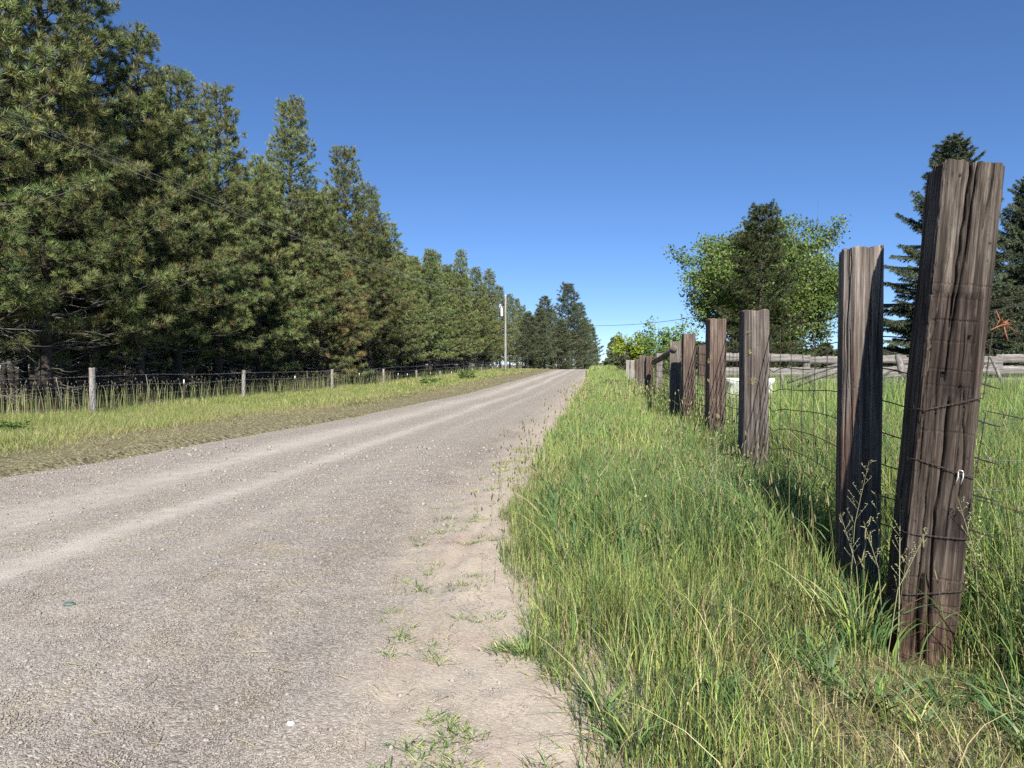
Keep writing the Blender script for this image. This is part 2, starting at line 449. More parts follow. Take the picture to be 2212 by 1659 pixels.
for a in (stones(60000, -3.6, .0, 2.0, 4.6, .006, .017, keep_gravel, 4, 1.8), stones(80000, -7.2, 0.1, 2.0, 9, .005, .020, keep_gravel, 1, 2.6), stones(2500, -7, 0, 2.0, 12, .02, .042, keep_gravel, 2, 2), stones(14000, -7, -.8, 9, 20, .006, .013, keep_gravel, 3, 2)):
    mb.add(a[0], None, a[1], a[2])
tag(mb.build('loose_gravel', M_STONE), 'loose crushed stones scattered over the gravel road', 'gravel', kind='stuff')

# ------------------------------------------------------------------ grass
def blades(t, s, h, w, lean, ang, col, segs=3, droop=0.0, z=None, face=None):
    n = len(t)
    if z is None: z = ground_z(t, s) - .01
    r = RNG
    fa = r.uniform(0, 2 * np.pi, n) if face is None else face
    sx, sy = np.cos(fa), np.sin(fa)
    lx, ly = np.cos(ang), np.sin(ang)
    V = np.empty((n, 2 * segs + 1, 3), np.float32)
    for k in range(segs):
        u = k / segs
        wid = w * (1 - .55 * u) * (.75 + .5 * min(u * 3, 1)) * .5
        off = lean * h * u ** 2
        zz = z + h * (u - droop * u ** 3)
        cx = t + lx * off; cy = s + ly * off
        V[:, 2 * k, 0] = cx - sx * wid; V[:, 2 * k, 1] = cy - sy * wid; V[:, 2 * k, 2] = zz
        V[:, 2 * k + 1, 0] = cx + sx * wid; V[:, 2 * k + 1, 1] = cy + sy * wid; V[:, 2 * k + 1, 2] = zz
    off = lean * h
    V[:, -1, 0] = t + lx * off; V[:, -1, 1] = s + ly * off; V[:, -1, 2] = z + h * (1 - droop)
    m_ = 2 * segs + 1
    b0 = np.arange(n)[:, None] * m_
    Q = []
    for k in range(segs - 1): Q.append(np.stack([b0[:, 0] + 2 * k, b0[:, 0] + 2 * k + 1, b0[:, 0] + 2 * k + 3, b0[:, 0] + 2 * k + 2], -1))
    k = segs - 1
    T = np.stack([b0[:, 0] + 2 * k, b0[:, 0] + 2 * k + 1, b0[:, 0] + 2 * k + 2], -1)
    C = np.repeat(col, m_, 0)
    return V.reshape(-1, 3), np.concatenate(Q), T, C

YG = np.array([.305, .345, .095]); GG = np.array([.165, .250, .076]); BG = np.array([.105, .190, .080]); DG = np.array([.050, .080, .028])
ST = np.array([.46, .385, .215]); BR = np.array([.25, .175, .10])
def palette(n, wts, r):
    cols = np.array([YG, GG, BG, DG, ST, BR])
    w = np.asarray(wts, float); w = w / w.sum(1, keepdims=True) if w.ndim == 2 else np.broadcast_to(w / w.sum(), (n, 6))
    cum = np.cumsum(w, 1); u = r.uniform(0, 1, (n, 1)); idx = np.minimum((u > cum).sum(1), 5)
    c = cols[idx] * r.uniform(.6, 1.45, (n, 1))
    return c * (1 + r.uniform(-.06, .06, (n, 3)))

def scatter(dens, tlo, thi, slo, shi, r):
    n = int(dens * (thi - tlo) * (shi - slo))
    return r.uniform(tlo, thi, n), r.uniform(slo, shi, n)

def in_view(t, s, pad=.10):
    X = t * RT[0] + s * RT[1]; d = t * FW[0] + s * FW[1]
    return (d > 1.2) & (np.abs(X) < d * (.6875 + pad) + .6)

def add_blades(mb, *a, **k):
    V, Q, T, C = blades(*a, **k); mb.add(V, Q, T, C)

FIELD_T = 1.62
def near_grass(mb, seed):
    r = np.random.default_rng(seed)
    t, s = scatter(3300, -1.0, 5.2, 1.7, 8.5, r)
    k = in_view(t, s, .05); t, s = t[k], s[k]
    e = t - tr_edge(s) + (fbm(t * 3, s * 3, 81, 3) - .5) * .36
    big = fbm(t * 1.1, s * .8, 83, 3); fine = fbm(t * 3.5, s * 3.0, 85, 3)
    dryz = np.exp(-(((t - 1.02) / .62) ** 2 + ((s - 2.75) / .95) ** 2) * 1.1)
    dryz = np.clip(dryz * 1.1 - .30 + (fine - .5) * 1.5, 0, .8) * sstep(5.2, 4.2, s)
    keep = (e > 0) & (r.uniform(0, 1, len(t)) < np.clip(.30 + 1.7 * fine - .15, .15, 1) * (1 - .45 * dryz) * sstep(0, .25, e + .12))
    keep &= ~((np.abs(t - 1.42) < .10) & (np.abs(s - 3.63) < .12))
    t, s, e, big, fine, dryz = (x[keep] for x in (t, s, e, big, fine, dryz))
    n = len(t)
    lushband = sstep(4.3, 5.3, s) * sstep(.25, .9, e)
    fld = sstep(1.5, 2.0, t) * sstep(2.4, 3.4, s)
    cl = vnoise(t * 7, s * 6, 86) * .6 + .4 * vnoise(t * 16, s * 13, 89); h = .13 + .12 * sstep(0, .5, e) + .12 * (cl - .4) + .19 * lushband + .34 * fld + .20 * (big - .45) + .14 * (fine - .5)
    h = h * (1 - .50 * dryz); h = np.clip(h, .05, .8) * r.uniform(.55, 1.25, n)
    fr = np.exp(-((s - 3.2) / .7) ** 2 - ((t - 1.4) / .5) ** 2); h = h * (1 - .72 * fr)
    lg = np.clip(lushband * (big > .5) + .5 * fld + .5 * lushband, 0, 1)
    w = r.uniform(.0020, .0048, n) + .0045 * lg * r.uniform(0, 1, n) ** 2
    P_ = np.stack([.50 + 0 * h, .25 + .35 * lg, .06 + .55 * lg * (big > .48), .30 + 0 * h, .08 + .8 * dryz, .06 + .45 * dryz], 1)
    col = palette(n, P_, r) * (.80 + .40 * vnoise(t * 4.5, s * 4, 90))[:, None]
    lean = np.abs(r.normal(.18, .26, n)) + .55 * dryz * r.uniform(0, 1.6, n)
    ang = r.uniform(0, 6.28, n)
    add_blades(mb, t, s, h, w, lean, ang, col, 3, droop=.12)
    # flattened thatch
    t, s = scatter(700, -.9, 3.2, 1.8, 6.5, r); e = t - tr_edge(s); k = (e > .02) & in_view(t, s)
    t, s = t[k], s[k]; n = len(t)
    add_blades(mb, t, s, r.uniform(.03, .10, n), r.uniform(.002, .004, n), r.uniform(1.5, 4, n), r.uniform(0, 6.28, n), palette(n, [.5, .2, 0, .2, .7, .5], r), 3, droop=.5)
    # broad arching blades along the fence foot
    t, s = scatter(330, -.5, 3.4, 4.4, 8.5, r); k = (r.uniform(0, 1, len(t)) < sstep(.44, .58, fbm(t * 1.1, s * .8, 83, 3)) * .9 + .06) & (t > tr_edge(s) + .3); t, s = t[k], s[k]; n = len(t)
    add_blades(mb, t, s, r.uniform(.26, .56, n), r.uniform(.006, .013, n), r.uniform(.1, .9, n), r.uniform(0, 6.28, n), palette(n, [.35, .8, .9, .15, .03, 0], r), 5, droop=.25)
    # dry leaning stalks
    t, s = scatter(26, -.8, 3.4, 2.0, 8.5, r); k = (t > tr_edge(s) + .15); t, s = t[k], s[k]; n = len(t)
    add_blades(mb, t, s, r.uniform(.18, .5, n), r.uniform(.002, .0042, n), r.uniform(.2, 1.4, n), r.uniform(0, 6.28, n), palette(n, [.1, 0, 0, .1, 1, .7], r), 5, droop=.3)
    # dark low herbs
    for _ in range(60):
        t0, s0 = r.uniform(-.4, 2.6), r.uniform(2.4, 7)
        if t0 < tr_edge(s0) + .2: continue
        n = int(r.uniform(25, 60)); q = np.abs(r.normal(0, .05, n)); an = r.uniform(0, 6.28, n)
        add_blades(mb, t0 + q * np.cos(an), s0 + q * np.sin(an), r.uniform(.08, .24, n), r.uniform(.006, .014, n), r.uniform(.3, 1.3, n), an, palette(n, [.15, .7, .9, .8, 0, 0], r), 3, droop=.3)
    # tall tufts at the two near posts
    for cx, cy, n, hh, rad in ((1.22, 3.66, 110, .42, .12), (2.0, 3.35, 120, .42, .2), (1.25, 5.2, 200, .70, .3), (.95, 5.6, 200, .66, .35), (1.95, 3.7, 160, .55, .3)):
        q = np.abs(r.normal(0, rad, n)); an = r.uniform(0, 6.28, n)
        add_blades(mb, cx + q * np.cos(an), cy + q * np.sin(an), r.uniform(.5, 1.1, n) * hh, r.uniform(.005, .011, n), r.uniform(.15, .8, n), an, palette(n, [.4, .7, .5, .2, .12, 0], r), 5, droop=.22)

mb = MB(); near_grass(mb, 11)
tag(mb.build('verge_grass', M_GRASS), 'tall and half dry roadside grass around the near fence posts', 'grass', kind='stuff')

def mid_grass(mb, seed):
    r = np.random.default_rng(seed)
    # right verge and field, 8.5 - 22 m
    t, s = scatter(620, -1.1, 16, 8.5, 22, r); k = in_view(t, s, .03); t, s = t[k], s[k]
    e = t - tr_edge(s) + (fbm(t * 2, s * 2, 81, 3) - .5) * .4
    big = fbm(t * .7, s * .5, 87, 3); k = (e > 0) & (r.uniform(0, 1, len(t)) < .4 + .9 * big); t, s, e, big = t[k], s[k], e[k], big[k]; n = len(t)
    fld = sstep(1.5, 2.0, t)
    h = (.22 + .24 * sstep(0, .7, e) + .46 * fld + .16 * sstep(11, 13.5, s) * fld + .3 * (big - .5)) * r.uniform(.6, 1.2, n)
    col = palette(n, np.stack([.6 + 0 * h, .4 + .4 * big, .3 * (big > .55), .12 + 0 * h, .10 + 0 * h, .03 + 0 * h], 1), r)
    add_blades(mb, t, s, h, r.uniform(.006, .012, n), np.abs(r.normal(.15, .2, n)), r.uniform(0, 6.28, n), col, 3, droop=.1)
    # 22 - 60 m
    t, s = scatter(85, -1.2, 42, 22, 62, r); k = in_view(t, s, .02); t, s = t[k], s[k]
    e = t - tr_edge(s) + (fbm(t, s, 81, 3) - .5) * .5; k = e > 0; t, s, e = t[k], s[k], e[k]; n = len(t)
    h = (.30 + .25 * sstep(0, 1, e) + .2 * fbm(t * .3, s * .3, 88, 2)) * r.uniform(.6, 1.15, n)
    add_blades(mb, t, s, h, r.uniform(.02, .038, n), np.abs(r.normal(.12, .15, n)), r.uniform(0, 6.28, n), palette(n, [.6, .5, .1, .15, .15, .02], r), 2)
    # 60 - 130 m
    t, s = scatter(14, -1.4, 70, 62, 130, r); k = in_view(t, s, .0); t, s = t[k], s[k]; n = len(t)
    add_blades(mb, t, s, r.uniform(.4, .7, n), r.uniform(.06, .10, n), np.abs(r.normal(.12, .15, n)), r.uniform(0, 6.28, n), palette(n, [.6, .5, .1, .15, .15, .02], r), 2)
mb = MB(); mid_grass(mb, 12)
tag(mb.build('field_grass', M_GRASS), 'long green grass of the verge and field behind the right fence', 'grass', kind='stuff')

def left_grass(mb, seed):
    r = np.random.default_rng(seed)
    for slo, shi, dens, w0 in ((6, 22, 1500, .0042), (22, 42, 480, .009), (42, 70, 110, .022), (70, 112, 45, .042)):
        t, s = scatter(dens, -14.6, -6.0, slo, shi, r); k = in_view(t, s, .02); t, s = t[k], s[k]
        e = tl_edge(s) - t + (fbm(t * .9, s * .6, 91, 3) - .5) * 1.5 + (fbm(t * 4, s * 3, 92, 2) - .5) * .6
        k = (e > .05); t, s, e = t[k], s[k], e[k]; n = len(t)
        green = sstep(1.5, 3.6, e + (fbm(t * .4, s * .22, 93, 3) - .5) * 2.4)
        k = r.uniform(0, 1, n) < (.25 + .75 * green) * np.clip(2.2 * fbm(t * 2.2, s * 1.6, 97, 3) - .35, .12, 1); t, s, e, green = t[k], s[k], e[k], green[k]; n = len(t)
        big = fbm(t * .6, s * .4, 95, 3)
        h = (.035 + .05 * sstep(0, 1.2, e) * big + green * (.06 + .16 * big) + .04 * sstep(-12.2, -13.6, t)) * r.uniform(.5, 1.25, n)
        pt_ = sstep(.40, .62, fbm(t * 1.3, s * .9, 98, 3)); P_ = np.stack([.35 + .75 * green, .06 + .32 * green, .10 * green, .10 + 0 * h, 1.0 - .80 * green + .5 * green * pt_, .38 - .30 * green], 1)
        lean = np.abs(r.normal(.2, .2, n)) + (1 - green) * r.uniform(.2, 1.8, n)
        add_blades(mb, t, s, h, r.uniform(.7, 1.4, n) * w0, lean, r.uniform(0, 6.28, n), palette(n, P_, r), 3, droop=.12)
    # tall thin grass along and behind the wire
    for slo, shi, dens, w0 in ((8, 40, 90, .010), (40, 110, 30, .026)):
        t, s = scatter(dens * .32, -18.5, -13.9, slo, shi, r); k = in_view(t, s, .02); t, s = t[k], s[k]; n = len(t)
        add_blades(mb, t, s, r.uniform(.25, .85, n) * r.uniform(.6, 1, n), r.uniform(.4, .8, n) * w0, np.abs(r.normal(.1, .14, n)), r.uniform(0, 6.28, n), palette(n, [.35, .35, .05, .8, .2, .15], r), 3)
mb = MB(); left_grass(mb, 13)
tag(mb.build('roadside_grass', M_GRASS), 'dry and green grass verge between gravel road and left fence', 'grass', kind='stuff')

# seed heads
def seed_heads(mb, t, s, h, hl, hr, r, col_head, col_stem, lean_max=.25, stem_w=.0022):
    n = len(t); z = ground_z(t, s)
    an = r.uniform(0, 6.28, n); le = r.uniform(0, lean_max, n)
    V, Q, T, C = blades(t, s, h, np.full(n, 1.0) * stem_w * np.clip(np.hypot(t, s) / 4, 1, 6), le, an, np.broadcast_to(col_stem, (n, 3)) * r.uniform(.8, 1.2, (n, 1)), 3)
    mb.add(V, Q, T, C)
    d = np.stack([np.cos(an) * le * 2, np.sin(an) * le * 2, np.ones(n)], -1); d /= np.linalg.norm(d, axis=1)[:, None]
    top = np.stack([t + np.cos(an) * le * h, s + np.sin(an) * le * h, z + h - .01], -1)
    hr = hr * np.clip(np.hypot(t, s) / 5, 1, 3)
    ring = np.array([[1, 0], [-.5, .87], [-.5, -.87]])
    P0 = top - d * hl[:, None] * .5; P1 = top + d * hl[:, None] * .5
    Vs = [P0[:, None], P1[:, None]]
    mid = []
    for f, rr in ((-.15, 1.0), (.2, .85)):
        for a, b_ in ring:
            mid.append((top + d * (hl * f)[:, None] + np.stack([a * hr * rr, b_ * hr * rr, 0 * hr], -1))[:, None])
    V = np.concatenate(Vs + mid, 1)
    F = []
    for k in range(3):
        k2 = (k + 1) % 3
        F += [[0, 2 + k2, 2 + k], [2 + k, 2 + k2, 5 + k2], [2 + k, 5 + k2, 5 + k], [1, 5 + k, 5 + k2]]
    F = np.array(F); T = (np.arange(n)[:, None, None] * 8 + F[None]).reshape(-1, 3)
    C = np.repeat(np.broadcast_to(col_head, (n, 3)) * r.uniform(.7, 1.3, (n, 1)), 8, 0)
    mb.add(V.reshape(-1, 3), None, T, C)
r = np.random.default_rng(21); mb = MB()
t, s = scatter(42, -.95, 5, 3.5, 9, r); k = (t > tr_edge(s) - .05) & in_view(t, s); t, s = t[k], s[k]; n = len(t)
seed_heads(mb, t, s, r.uniform(.42, .78, n), r.uniform(.04, .09, n), np.full(n, .005), r, np.array([.27, .24, .13]), np.array([.24, .24, .09]))
t, s = scatter(9, -1.1, 18, 9, 30, r); k = (t > tr_edge(s)) & in_view(t, s); t, s = t[k], s[k]; n = len(t)
seed_heads(mb, t, s, r.uniform(.5, .85, n), r.uniform(.05, .1, n), np.full(n, .005), r, np.array([.30, .27, .15]), np.array([.26, .26, .10]))
# a loose fringe of dark heads standing out over the sandy shoulder
n = 34; s = r.uniform(4.2, 11, n); t = tr_edge(s) - r.uniform(-.1, .32, n)
seed_heads(mb, t, s, r.uniform(.16, .48, n), r.uniform(.03, .06, n), np.full(n, .005), r, np.array([.09, .075, .05]), np.array([.17, .15, .07]), .5)
t, s = scatter(9, -19, -13.8, 10, 50, r); k = in_view(t, s); t, s = t[k], s[k]; n = len(t)
seed_heads(mb, t, s, r.uniform(.55, .95, n), r.uniform(.06, .11, n), np.full(n, .003), r, np.array([.24, .22, .15]), np.array([.30, .29, .14]), .2)
tag(mb.build('seed_grass', M_GRASS), 'thin grass stems with narrow brown seed heads', 'grass', kind='stuff')

# panicle grasses by the posts and pale flowering weeds
def sprays(mb, base, h, r, col, nb=13):
    an0 = r.uniform(0, 6.28); le = r.uniform(.1, .4)
    top = np.array(base) + [math.cos(an0) * le * h, math.sin(an0) * le * h, h]
    mid = np.array(base) + [math.cos(an0) * le * h * .3, math.sin(an0) * le * h * .3, h * .6]
    mb.tube([base, mid, top], [.0022, .0018, .0008], 4, col, False)
    for k in range(nb):
        u = .55 + .45 * k / nb; p = mid + (top - mid) * ((u - .55) / .45)
        a = r.uniform(0, 6.28); l = .085 * h * (1.25 - (u - .55) * 1.9)
        q = p + np.array([math.cos(a) * l * .7, math.sin(a) * l * .7, l * .9])
        mb.tube([p, q], [.0006, .0008], 3, col, False)
        for f_ in (.55, .8, 1.0):
            g_ = p + (q - p) * f_; e_ = g_ + np.array([r.normal(0, .006), r.normal(0, .006), -.002 + r.uniform(0, .012)]); mb.tube([g_, e_], [.0022, .0009], 3, col, False)
mb = MB()
for bx, by, n in ((1.12, 3.75, 3), (1.25, 3.55, 3), (2.05, 3.8, 8), (.8, 5.3, 6), (1.9, 4.6, 9)):
    for _ in range(n):
        x = bx + r.normal(0, .14); y = by + r.normal(0, .16)
        sprays(mb, (x, y, float(ground_z(x, y))), r.uniform(.45, .85), r, np.array([.42, .40, .24]) * r.uniform(.75, 1.15))
tag(mb.build('panicle_grass', M_GRASS), 'feathery pale grass panicles beside the two near posts', 'grass', kind='stuff')

def flower_weeds(seed):
    r = np.random.default_rng(seed); mb = MB(); V = []; C = []; cnt = 0
    pts = []
    for _ in range(170):
        if r.uniform() < .45: t = r.uniform(1.6, 4.6); s = r.uniform(3.6, 9)
        elif r.uniform() < .5: t = r.uniform(.2, 1.4); s = r.uniform(5.2, 8.5)
        else: t = r.uniform(1.75, 2.5); s = r.uniform(2.9, 4.4)
        pts.append((t, s))
    F = []
    for t, s in pts:
        z = float(ground_z(t, s)); h = r.uniform(.25, .62)
        mb.tube([(t, s, z), (t + r.normal(0, .03), s + r.normal(0, .03), z + h)], [.003, .0015], 3, GG * 1.2, False)
        m_ = r.integers(14, 40)
        for _ in range(m_):
            u = r.uniform(.45, 1.08); rad = .05 * (1.25 - u * .8); a = r.uniform(0, 6.28)
            c = np.array([t + math.cos(a) * rad, s + math.sin(a) * rad, z + h * u]); q = r.uniform(.004, .0085)
            d1 = r.normal(0, 1, 3); d1 /= np.linalg.norm(d1); d2 = np.cross(d1, r.normal(0, 1, 3)); d2 /= np.linalg.norm(d2)
            V += [c + d1 * q, c + d2 * q, c - d1 * q, c - d2 * q]; F.append((cnt, cnt + 1, cnt + 2, cnt + 3)); cnt += 4
            col = np.array([.52, .54, .30]) if r.uniform() < .45 else np.array([.33, .40, .14])
            C += [col * r.uniform(.8, 1.2)] * 4
    mb.add(np.array(V), F, None, np.array(C)); return mb
tag(flower_weeds(31).build('flowering_weeds', M_GRASS), 'pale flowering weeds standing among the fence grass', 'weeds', kind='stuff')

# small weeds and clumps on the sandy shoulder
r = np.random.default_rng(41); mb = MB()
def clump(t0, s0, n, rad, h, w, wts, lean=(.4, 1.6)):
    q = np.abs(r.normal(0, rad, n)); an = r.uniform(0, 6.28, n)
    add_blades(mb, t0 + q * np.cos(an), s0 + q * np.sin(an), r.uniform(.5, 1.2, n) * h, r.uniform(.7, 1.3, n) * w, r.uniform(*lean, n), an + r.normal(0, .6, n), palette(n, wts, r), 3, droop=.25)
clump(-.36, 3.40, 420, .085, .085, .0042, [.5, .8, .5, .3, .15, 0])
clump(-.22, 3.2, 160, .06, .06, .004, [.5, .8, .4, .3, .15, 0])
for _ in range(240):
    s0 = r.uniform(1.9, 7); e = r.uniform(-.75, -.02); t0 = float(tr_edge(s0)) + e
    if fbm(np.array(t0 * 2.5), np.array(s0 * 2.0), 99, 3) < .46: continue
    clump(t0, s0, int(r.uniform(8, 34)), r.uniform(.015, .06), r.uniform(.025, .07), .004, [.7, .8, .3, .4, .25, .1])
clump(.41, 2.88, 150, .055, .13, .007, [.3, .9, .9, .8, 0, 0], (.3, 1.2)); clump(.9, 3.35, 90, .05, .16, .008, [.5, .9, .5, .6, 0, 0], (.2, .9)); clump(1.12, 2.75, 80, .05, .12, .006, [1.2, .5, .2, .3, 0, 0], (.2, .9))
for s0, t0 in ((2.25, -.58), (2.35, -.50), (2.45, -.62), (2.2, -.66), (2.15, -.50), (2.55, -.52), (2.65, -.60), (2.08, -.62), (2.3, -.42)):
    for _ in range(5): clump(t0 + r.normal(0, .04), s0 + r.normal(0, .05), 34, .035, .045, .0042, [.7, .9, .35, .4, .15, .05])
# yellowish tufts farther up the shoulder
for _ in range(40):
    s0 = r.uniform(7.5, 12); t0 = float(tr_edge(s0)) - r.uniform(.05, .55)
    clump(t0, s0, 26, .06, .06, .006, [1, .3, 0, .2, .7, .1])
tag(mb.build('shoulder_weeds', M_GRASS), 'low green weeds and grass clumps on the sandy road shoulder', 'weeds', kind='stuff')

# straws lying on the road
r = np.random.default_rng(43); mb = MB()
for k in range(150):
    s0 = r.uniform(1.9, 6.5); t0 = r.uniform(-2.3, -.2)
    if k > 60: t0 = r.uniform(-.1, 1.9); s0 = r.uniform(2.0, 3.6)
    a = r.uniform(0, 6.28); l = r.uniform(.03, .13); z = float(ground_z(t0, s0)) + .012 + (0.03 if t0 > 0 else 0) * r.uniform()
    d = np.array([math.cos(a), math.sin(a), r.uniform(-.05, .12)]) * l
    p = np.array([t0, s0, z]); mb.tube([p - d / 2, p + [0, 0, .004], p + d / 2], [.0012, .0016, .001], 4, ST * r.uniform(.8, 1.35), False)
tag(mb.build('straw_litter', M_GRASS), 'dry straw stalks lying on gravel and verge', 'straw', kind='stuff')

def rock(name, loc, size, mat, seed, label, cat, flat=.6):
    r = np.random.default_rng(seed); n1, n2 = 9, 6
    V = []; 
    for i in range(n2 + 1):
        ph = math.pi * i / n2
        for j in range(n1):
            th = 2 * math.pi * j / n1; q = r.uniform(.75, 1.15)
            V.append((math.sin(ph) * math.cos(th) * q, math.sin(ph) * math.sin(th) * q * .75, math.cos(ph) * q * flat))
    V = np.array(V) * size / 2; V[:n1] = V[:n1].mean(0); V[-n1:] = V[-n1:].mean(0)
    Q = [(i * n1 + j, i * n1 + (j + 1) % n1, (i + 1) * n1 + (j + 1) % n1, (i + 1) * n1 + j) for i in range(n2) for j in range(n1)]
    return tag(obj(name, np_mesh(name, V, Q), mat, None, loc), label, cat)
p = PX(627, 1552, 2.72); rock('white_stone', (p[0], p[1], float(ground_z(p[0], p[1])) + .008), .032, M_WHITE, 5, 'small white stone lying alone on the grey road', 'stone')
p = PX(150, 1318, 3.95); rock('cloth_scrap', (p[0], p[1], float(ground_z(p[0], p[1])) + .01), .07, M_SCRAPG, 6, 'small dull green scrap lying on the gravel', 'litter', .25)

# ------------------------------------------------------------------ trees
def unit(v): return v / (np.linalg.norm(v, axis=-1, keepdims=True) + 1e-9)

def tufts(P, D, Ln, k, w, tint, r, spread=(.25, 1.35), back=.45, grav=.12):
    n = len(P)
    P = np.repeat(P, k, 0); D = np.repeat(unit(D), k, 0); Ln = np.repeat(np.broadcast_to(Ln, (n,)), k) * r.uniform(.75, 1.12, n * k)
    tint = np.repeat(tint, k, 0) * r.uniform(.82, 1.2, (n * k, 1))
    rnd = r.normal(0, 1, (n * k, 3)); perp = unit(rnd - (rnd * D).sum(1, keepdims=True) * D)
    th = r.uniform(spread[0], spread[1], n * k)[:, None]
    nd = D * np.cos(th) + perp * np.sin(th)
    nd[:, 2] -= grav * r.uniform(0, 1, n * k); nd = unit(nd)
    bp = P - D * (r.uniform(0, back, n * k) * Ln)[:, None]
    side = unit(np.cross(nd, r.normal(0, 1, (n * k, 3)))) * (w * .5)
    V = np.stack([bp - side, bp + side, bp + nd * Ln[:, None]], 1).reshape(-1, 3)
    T = np.arange(n * k * 3).reshape(-1, 3)
    return V, T, np.repeat(tint, 3, 0)

def bent(p0, az, el, length, curve, npt, r, jit=.04):
    """branch path that starts at elevation el and bends by curve (radians) over its length"""
    pts = [np.array(p0, float)]; e = el; a = az
    for k in range(npt - 1):
        st = length / (npt - 1)
        pts.append(pts[-1] + st * np.array([math.cos(e) * math.cos(a), math.cos(e) * math.sin(a), math.sin(e)]))
        e += curve / (npt - 1) + r.normal(0, jit); a += r.normal(0, jit)
    return np.array(pts)

def make_pine(seed, H, zb, Rm, label, loc, cat='tree', group=None, tuft_k=40, tl=.215, w=.0145, dense=1.0, brown=None, mat=None, bark=None,
              dead=True, top_pow=.92, name='pine_tree', lean=0.0, elev=(0.0, .75), twig=1.0):
    r = np.random.default_rng(seed)
    root = thing(name, label, cat, loc, 0, group)
    # trunk
    zs = np.linspace(0, H, 12); wx = np.cumsum(r.normal(0, .025, 12)) + lean * zs; wy = np.cumsum(r.normal(0, .025, 12))
    tr = np.stack([wx, wy, zs - .1], -1); r0 = .0115 * H + .03
    mb = MB(); mb.tube(tr, r0 * (1 - zs / H * .93) ** .9 * (1 + .35 * np.exp(-zs / .3)), 9)
    mb.build('trunk', bark or M_BARK, root, True)
    axis = lambda z: np.array([np.interp(z, zs, wx), np.interp(z, zs, wy), z - .1])
    bm = MB(); dm = MB(); TP = []; TD = []; TC = []
    z = zb
    def put(p, d, c): TP.append(p); TD.append(d); TC.append(c)
    while z < H - .25:
        u = (z - zb) / (H - zb)
        Lz = Rm * (1 - u) ** top_pow * (.72 + .28 * min(1, u / .12)) + .25
        nb = 5 if u < .85 else 4
        a0 = r.uniform(0, 6.28)
        for b_ in range(nb):
            az = a0 + b_ * 6.283 / nb + r.normal(0, .22); ln = Lz * r.uniform(.62, 1.18) * (r.uniform(.6, 1.15) if tl < .2 else 1)
            el = elev[0] + (elev[1] - elev[0]) * u ** 1.1 + r.normal(0, .10)
            path = bent(axis(z + r.uniform(-.1, .1)), az, el, ln, .55 * (1 - .5 * u), 6, r)
            bm.tube(path, np.linspace(.012 + .011 * ln, .006, 6), 5, None, False)
            br = 0.0
            if brown is not None:
                br = brown(z, az)
            yel = r.uniform(.86, 1.10); val = r.uniform(.8, 1.2)
            def tc_():
                if br > 0 and r.uniform() < br: return np.array([1.55, 1.0, 1.15]) * r.uniform(.7, 1.1)
                if r.uniform() < .022: return np.array([1.35, .85, .95]) * r.uniform(.6, 1.0)
                return np.array([yel * r.uniform(.9, 1.12), r.uniform(.92, 1.08), r.uniform(.85, 1.15)]) * val * r.uniform(.8, 1.22)
            seglen = np.linspace(0, 1, 6)
            if tl > .2:
                m_ = max(2, int((2.2 + 2.5 * ln) * dense))
                for q in range(m_):
                    f = .16 + .82 * (q + r.uniform()) / m_
                    p = np.array([np.interp(f, seglen, path[:, i]) for i in range(3)])
                    d = unit(path[min(5, int(f * 5) + 1)] - path[min(4, int(f * 5))])
                    sd = 1 if q % 2 else -1
                    ta = az + sd * r.uniform(.4, 1.0); tln = (.22 + .30 * (1 - f) * ln * .6 + r.uniform(0, .22)) * twig
                    te = r.uniform(.05, .55)
                    td = np.array([math.cos(te) * math.cos(ta), math.cos(te) * math.sin(ta), math.sin(te)])
                    e = p + td * tln; td2 = unit(td + [0, 0, .75])
                    bm.tube([p, e, e + td2 * .12], [.008, .006, .004], 3, None, False)
                    cc = tc_(); put(e + td2 * .10, td2, cc * 1.15)
                    if q % 3 == 0: put(e - td * .06, unit(td + [0, 0, .2]), cc * .8)
                    for _ in range(r.integers(1, 3)):
                        a3 = ta + r.choice([-1, 1]) * r.uniform(.5, 1.1); d3 = unit([math.cos(a3), math.sin(a3), r.uniform(.2, 1.0)])
                        st = p + td * tln * r.uniform(.35, .9); ee = st + d3 * r.uniform(.14, .24)
                        bm.tube([st, ee], [.005, .004], 3, None, False); put(ee + d3 * .05, d3, tc_() * 1.05)
            else:
                m_ = max(3, int((3 + 5.2 * ln) * dense))
                for q in range(m_):
                    f = .30 + .70 * (q + r.uniform()) / m_
                    p = np.array([np.interp(f, seglen, path[:, i]) for i in range(3)])
                    sd = 1 if q % 2 else -1
                    ta = az + sd * r.uniform(.5, 1.1); tln = (.20 + .32 * (1 - f) * ln * .5 + r.uniform(0, .16)) * twig
                    te = r.uniform(.0, .5)
                    td = np.array([math.cos(te) * math.cos(ta), math.cos(te) * math.sin(ta), math.sin(te)])
                    e = p + td * tln; td2 = unit(td + [0, 0, .55])
                    bm.tube([p, e], [.007, .004], 3, None, False)
                    put(e + td2 * .05, td2, tc_()); put(p + td * tln * .55, unit(td + [0, 0, .5]), tc_())
            dt = unit(path[-1] - path[-2] + [0, 0, .25]); put(path[-1], dt, tc_()); put(path[-1] - dt * .16, dt, tc_())
        z += (.50 - .18 * u) * r.uniform(.8, 1.2) / (dense ** .35)
    for q in range(6):
        put(axis(H) + [r.normal(0, .05), r.normal(0, .05), -.12 * q + .1], np.array([r.normal(0, .15), r.normal(0, .15), 1]), np.array([1.1, 1.05, 1.]))
    P = np.array(TP); D = np.array(TD); C = np.array(TC)
    sz_ = np.clip(.78 + .5 * vnoise(P[:, 0] * 1.3 + P[:, 1] * 1.7, P[:, 2] * 1.5, seed) + r.normal(0, .10, len(P)), .6, 1.35) if tl > .2 else 1.0
